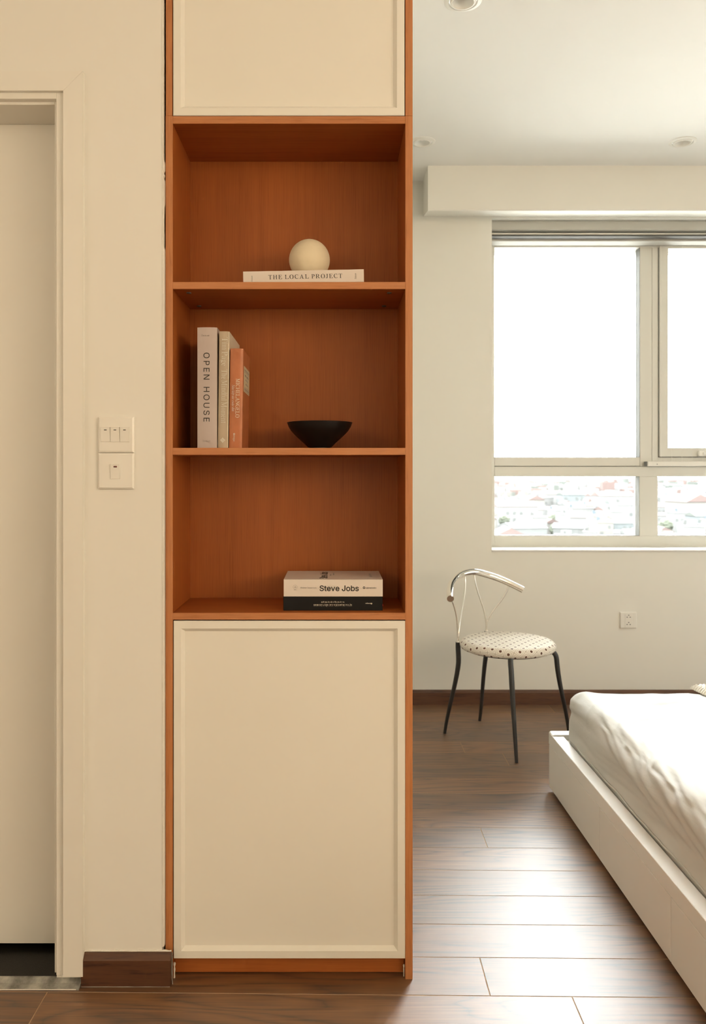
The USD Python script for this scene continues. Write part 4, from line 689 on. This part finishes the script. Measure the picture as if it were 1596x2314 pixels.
Vb = V.copy(); Vb[:, 2] = .3972; ed = np.r_[i0[:, 0], i0[-1, 1:], i0[-2::-1, -1], i0[0, -2:0:-1]]; nb = len(V)
sk_ = [[ed[k], ed[k - 1], ed[k - 1] + nb] for k in range(len(ed))] + [[ed[k], ed[k - 1] + nb, ed[k] + nb] for k in range(len(ed))]
th_m = trimesh.Trimesh(np.vstack([V, Vb]), np.vstack([q[:, [0, 1, 2]], q[:, [0, 2, 3]], np.array(sk_)]), process=False)
solo('throw_blanket', th_m, 'knit', 'cream bobble-knit throw lying at the right end of the bed', 'blanket', smooth=60)

# ================================================================ downlights
def downlight(x, y, label):
    t = thing('downlight', label, 'ceiling light', (x, y, ZC), 'recessed ceiling downlights')
    o = (x, y, ZC)
    obj('trim_ring', lathe([(.0445, .004), (.0445, -.0015), (.0470, -.0052), (.0555, -.0045), (.0605, -.0015), (.0610, .002)], 64, o), 'downlight_white', t, smooth=35)
    obj('inner_ring', lathe([(.0330, .003), (.0330, -.004), (.0350, -.0075), (.0395, -.0072), (.0425, -.004), (.0430, .003)], 64, o), 'downlight_white', t, smooth=35)
    obj('reflector', lathe([(.0332, -.003), (.0280, .010), (.0180, .022), (.010, .028), (.0001, .029)], 48, o), 'reflector', t, smooth=50)
    obj('lamp', lathe([(.0001, .006), (.006, .007), (.0075, .012), (.0075, .027)], 24, o), 'downlight_white', t, smooth=40)
hole = [downlight(.406, 3.690, 'recessed downlight next to the cabinet edge, nearest the beam end'), downlight(1.607, 3.690, 'recessed downlight at the right of the ceiling above the window'), downlight(.418, 2.592, 'recessed downlight cut off by the top edge of the picture')]
# the ceiling is cut out above each of them
holes = shapely.union_all([shapely.Point(x, y).buffer(.0450) for x, y in ((.406, 3.690), (1.607, 3.690), (.418, 2.592))])
cm = plate(sbox(XL - .2, YF - .2, XR + .2, YB + .4).difference(holes), .12, np.eye(3), (0, 0, ZC))
pm = UsdGeom.Mesh(ceiling); pm.GetPointsAttr().Set(Vt.Vec3fArray.FromNumpy(np.array(cm.vertices, np.float32)))
pm.GetFaceVertexCountsAttr().Set(Vt.IntArray.FromNumpy(np.full(len(cm.faces), 3, np.int32))); pm.GetFaceVertexIndicesAttr().Set(Vt.IntArray.FromNumpy(np.array(cm.faces, np.int32).ravel())); ceiling.RemoveProperty('normals')

# ================================================================ roller blind and insect screen
rb = thing('roller_blind', 'rolled-up grey roller blind across the top of the window', 'blind', (1.76, 4.26, 2.54))
obj('head_box', bx(.828, 2.697, 4.225, 4.30, 2.4905, 2.539, .003), 'blind_fabric', rb)
obj('bottom_bar', tube([(.830, 4.262, 2.4785), (1.76, 4.262, 2.4785), (2.695, 4.262, 2.4785)], .0088, 20), 'rail_aluminium', rb, smooth=50)
obj('lower_track', bx(.828, 2.697, 4.30, 4.385, 2.452, 2.4885, .003), 'blind_fabric', rb)
obj('seal', bx(.828, 2.697, 4.245, 4.30, 2.462, 2.4695, .001), 'dark_gasket', rb)
sn = thing('insect_screen', 'folding insect screen with thin vertical cords and a white bottom rail', 'window screen', (2.2, 4.37, 1.25))
sy = FPX / 4.375; sxx = lambda p: (p - CX) / sy; szz = lambda v: EYE - (v - CY) / sy
obj('bottom_rail', bx(sxx(1462.5), 2.690, 4.365, 4.392, szz(1053.8), szz(1042.8), .0025), 'white_plastic', sn)
obj('rail_end', bx(sxx(1458.5), sxx(1462.3), 4.367, 4.392, szz(1053.5), szz(1043.3), .0008), 'dark_gasket', sn)
for k in range(3):
    c = trimesh.creation.cylinder(.0022, .003, sections=12); c.apply_transform(trimesh.transformations.rotation_matrix(math.pi / 2, (1, 0, 0))); c.apply_translation((sxx(1483.8) + k * .271, 4.3648, szz(1049))); obj('screw', c, 'dark_slot', sn)
for k in range(16):
    xk = sxx(1494.8) + k * .0563
    obj('cord', tube([(xk, 4.374, szz(1043)), (xk, 4.374, 1.9), (xk, 4.374, 2.452)], .00065, 5), 'white_plastic', sn, smooth=True)

# ================================================================ the town below: houses, far blocks, trees
ZG = -42.0
solo('town_ground', bx(-6000, 8000, 345, 16000, ZG - 1, ZG), 'town_ground', 'hazy pale ground of the town far below the window', 'ground', S)
solo('plaza_ground', bx(-700, 900, 4.7, 345, ZG - 1, ZG), 'bounce_paving', 'unseen ground at the foot of the building, made pale to bounce light up to the ceiling', 'ground', S)  # near ground added pale so it reflects sky light onto the ceiling
rng = np.random.default_rng(11)
def gable(w, d, h, over, th=.25):
    p = Polygon([(-w / 2 - over, 0), (w / 2 + over, 0), (0, h)]); return plate(p, d + 2 * over, XZ, (0, d / 2 + over, 0))
def hip(w, d, h):
    return trimesh.convex.convex_hull(np.array([(-w/2, -d/2, 0), (w/2, -d/2, 0), (w/2, d/2, 0), (-w/2, d/2, 0), (-w*.18, 0, h), (w*.18, 0, h)]))
def at(m, x=0, y=0, z=0): m = m.copy(); m.apply_translation((x, y, z)); return m
FIRST = {}
def house(kind, D, u, z_extra=0.0, rot=0.0, sc=1.0):
    """One house, D metres away, u = sideways metres per metre of distance."""
    w, d, h, wall, roof, label, grp = KINDS[kind]
    x, y = u * D, D
    if kind not in FIRST:
        t = thing('town_house', label, 'house', (0, 0, 0), grp)
        FIRST[kind] = t
        o = (lambda n, m, mt, p=t: obj(n, m, mt, p, smooth=False))
        o('wall', bx(-w/2, w/2, -d/2, d/2, 0, h), wall)
        if roof[0] == 'flat':
            o('parapet', cat(bx(-w/2-.3, w/2+.3, -d/2-.3, -d/2+.2, h, h+.9), bx(-w/2-.3, w/2+.3, d/2-.2, d/2+.3, h, h+.9), bx(-w/2-.3, -w/2+.2, -d/2, d/2, h, h+.9), bx(w/2-.2, w/2+.3, -d/2, d/2, h, h+.9)), wall)
            o('roof', bx(-w/2, w/2, -d/2, d/2, h, h + .15), roof[1])
            o('stair_hut', bx(-w*.1, w*.35, d*.05, d*.4, h, h + 2.8), wall)
            tk = trimesh.creation.cylinder(.9, 1.8, sections=14); o('water_tank', at(tk, -w*.28, 0, h + 2.2), 'tank_blue' if kind % 2 else 'roof_grey')
        elif roof[0] == 'gable': o('roof', at(gable(w, d, roof[2], .5), 0, 0, h), roof[1])
        elif roof[0] == 'side': o('roof', at(turn(gable(d, w, roof[2], .5), ((0, 1, 0), (-1, 0, 0), (0, 0, 1)), (0, 0, 0)), 0, 0, h), roof[1])
        else: o('roof', at(hip(w + 1, d + 1, roof[2]), 0, 0, h), roof[1])
        n = int(h // 3.4); c = max(2, int(w // 3.2))
        for i in range(n):
            for j in range(c):
                if (i * 7 + j * 3 + kind) % 4 == 0: continue
                xx = -w/2 + (j + .5) * w / c; o('window', bx(xx - .7, xx + .7, -d/2 - .12, -d/2 + .05, 1 + i * 3.4, 2.5 + i * 3.4), 'far_window')
        o('door', bx(-.5, .6, -d/2 - .1, -d/2 + .05, 0, 2.1), 'far_window')
        ops = UsdGeom.Xformable(t).GetOrderedXformOps()
    else:
        x_ = UsdGeom.Xform.Define(stage, path_of('town_house', None)); x_.GetPrim().GetReferences().AddInternalReference(FIRST[kind].GetPath()); x_.GetPrim().SetInstanceable(True)
        t = x_.GetPrim(); tag(t, label, 'house', grp)
    xf = UsdGeom.Xformable(t); xf.ClearXformOpOrder()
    xf.MakeMatrixXform().Set(Gf.Matrix4d().SetScale(sc) * Gf.Matrix4d().SetRotate(Gf.Rotation(Gf.Vec3d(0, 0, 1), rot)) * Gf.Matrix4d().SetTranslate(Gf.Vec3d(x, y, ZG + z_extra)))
KINDS = [
    (9, 14, 13, 'render_white', ('flat', 'roof_grey'), 'white flat-roofed town house seen through the window', 'white flat-roofed houses in the town'),
    (12, 16, 10, 'render_cream', ('gable', 'roof_red', 3.2), 'cream house with a red gabled roof, seen through the window', 'cream houses with red gables in the town'),
    (22, 14, 12, 'render_white', ('side', 'roof_red', 2.6), 'long white block under a red roof, seen through the window', 'long red-roofed blocks in the town'),
    (8, 12, 14, 'render_cream', ('flat', 'roof_green'), 'tall cream town house with a greenish flat roof', 'tall cream houses with green flat roofs'),
    (16, 18, 9, 'render_grey', ('side', 'roof_grey', 2.2), 'low grey shed under a grey pitched roof in the town', 'low grey sheds in the town'),
    (18, 12, 13, 'render_white', ('flat', 'roof_grey'), 'broad white apartment house with rows of windows', 'broad white apartment houses in the town'),
    (11, 11, 9, 'render_white', ('hip', 'roof_orange', 4.2), 'white house with a pointed orange hipped roof', 'white houses with orange hipped roofs'),
    (14, 12, 11, 'render_blue', ('side', 'roof_green', 2.0), 'pale blue-grey house with a green metal roof', 'blue-grey houses with green roofs'),
]
placed = []
def try_house(kind, D, u, rot=0.0, sc=1.0, z=0.0, force=False):
    w, d = KINDS[kind][0] * sc, KINDS[kind][1] * sc; R = math.hypot(w, d) / 2; x, y = u * D, D
    if not force and any(math.hypot(x - a, y - b) < (R + c) * .98 for a, b, c in placed): return False
    placed.append((x, y, R)); house(kind, D, u, z, rot, sc); return True
# the ones the photograph lets one tell apart: (kind, distance, pixel column)
for kind, D, px, rot, sc in ((6, 520, 1188, 0, 1.2), (2, 640, 1160, 8, 1.5), (5, 640, 1262, -4, 1.1), (5, 620, 1306, 6, 1.15), (3, 505, 1352, 3, 1.2), (2, 520, 1332, -10, 1.2), (7, 515, 1396, 4, 1.1), (0, 540, 1212, 5, 1.1), (0, 620, 1408, -5, 1.5), (6, 500, 1430, 0, 1.0),
                             (1, 690, 1556, 10, 2.0), (2, 780, 1545, -5, 1.3), (7, 560, 1590, 3, 1.3), (5, 600, 1545, 2, 1.1), (4, 480, 1180, 12, 1.3), (4, 470, 1290, -20, 1.2), (1, 900, 1205, 4, 1.5), (2, 980, 1240, -6, 1.6), (7, 930, 1290, 5, 1.8), (2, 860, 1385, 3, 1.7), (7, 760, 1400, -4, 1.5), (4, 760, 1300, 4, 1.5)):
    
    for k in range(12):
        if try_house(kind, D + 22 * k, (px - CX) / FPX, rot, sc): break
tries = 0
while len(placed) < 190 and tries < 6000:
    tries += 1
    D = 400 + 900 * rng.random() ** 1.15; u = rng.uniform(.12, .60)
    try_house(int(rng.choice(8, p=[.22, .13, .09, .13, .09, .16, .08, .10])), D, u, float(rng.uniform(-25, 25)), float(rng.uniform(.8, 1.25)))
# the blur of blocks beyond, and the nearer town outside the view
for lab, mt, seed in (('mass of pale far blocks in the haze under the horizon', 'render_white', 1), ('mass of red far roofs in the haze under the horizon', 'roof_red', 2), ('mass of grey-green far blocks in the haze under the horizon', 'roof_green', 3)):
    r2 = np.random.default_rng(seed); bs = []
    for _ in range(520 if seed == 1 else 160):
        D = 1330 + 2600 * r2.random(); u = r2.uniform(.05, .75); w, d, h = r2.uniform(9, 34), r2.uniform(9, 22), r2.uniform(8, 20) + 14 * (r2.random() > .95)
        bs.append(bx(u * D - w / 2, u * D + w / 2, D - d / 2, D + d / 2, ZG, ZG + h))
    solo('far_blocks', cat(*bs), mt, lab, 'distant buildings', 'stuff', smooth=False)
tr0 = None
for i, (D, px) in enumerate(((470, 1172), (512, 1256), (560, 1140), (600, 1250), (545, 1375), (700, 1330), (820, 1150), (530, 1505), (610, 1570), (480, 1235), (900, 1340), (750, 1440), (460, 1400))):
    u = (px - CX) / FPX
    while any(math.hypot(u * D - a, D - b_) < r_ + 6 for a, b_, r_ in placed): D += 5
    placed.append((u * D, D, 5))
    if tr0 is None:
        t = tr0 = thing('town_tree', 'small round tree among the town houses seen through the window', 'tree', (0, 0, 0), 'trees among the town houses')
        s_ = trimesh.creation.icosphere(3, 3.4); vv_ = np.array(s_.vertices); s_.vertices = vv_ * (.75 + .55 * meshkit.fbm(vv_ * .7 + 9, 3, 4))[:, None] + [0, 0, 7]
        obj('crown', s_, 'leaf_far', t, smooth=False); obj('trunk', at(trimesh.creation.cylinder(.3, 5, sections=8), 0, 0, 2.5), 'roof_grey', t)
    else:
        x_ = UsdGeom.Xform.Define(stage, path_of('town_tree', None)); x_.GetPrim().GetReferences().AddInternalReference(tr0.GetPath()); x_.GetPrim().SetInstanceable(True); t = tag(x_.GetPrim(), 'small round tree among the town houses seen through the window', 'tree', 'trees among the town houses')
    xf = UsdGeom.Xformable(t); xf.ClearXformOpOrder(); u = (px - CX) / FPX
    xf.MakeMatrixXform().Set(Gf.Matrix4d().SetScale(1.0 + .12 * (i % 4)) * Gf.Matrix4d().SetTranslate(Gf.Vec3d(u * D, D, ZG)))
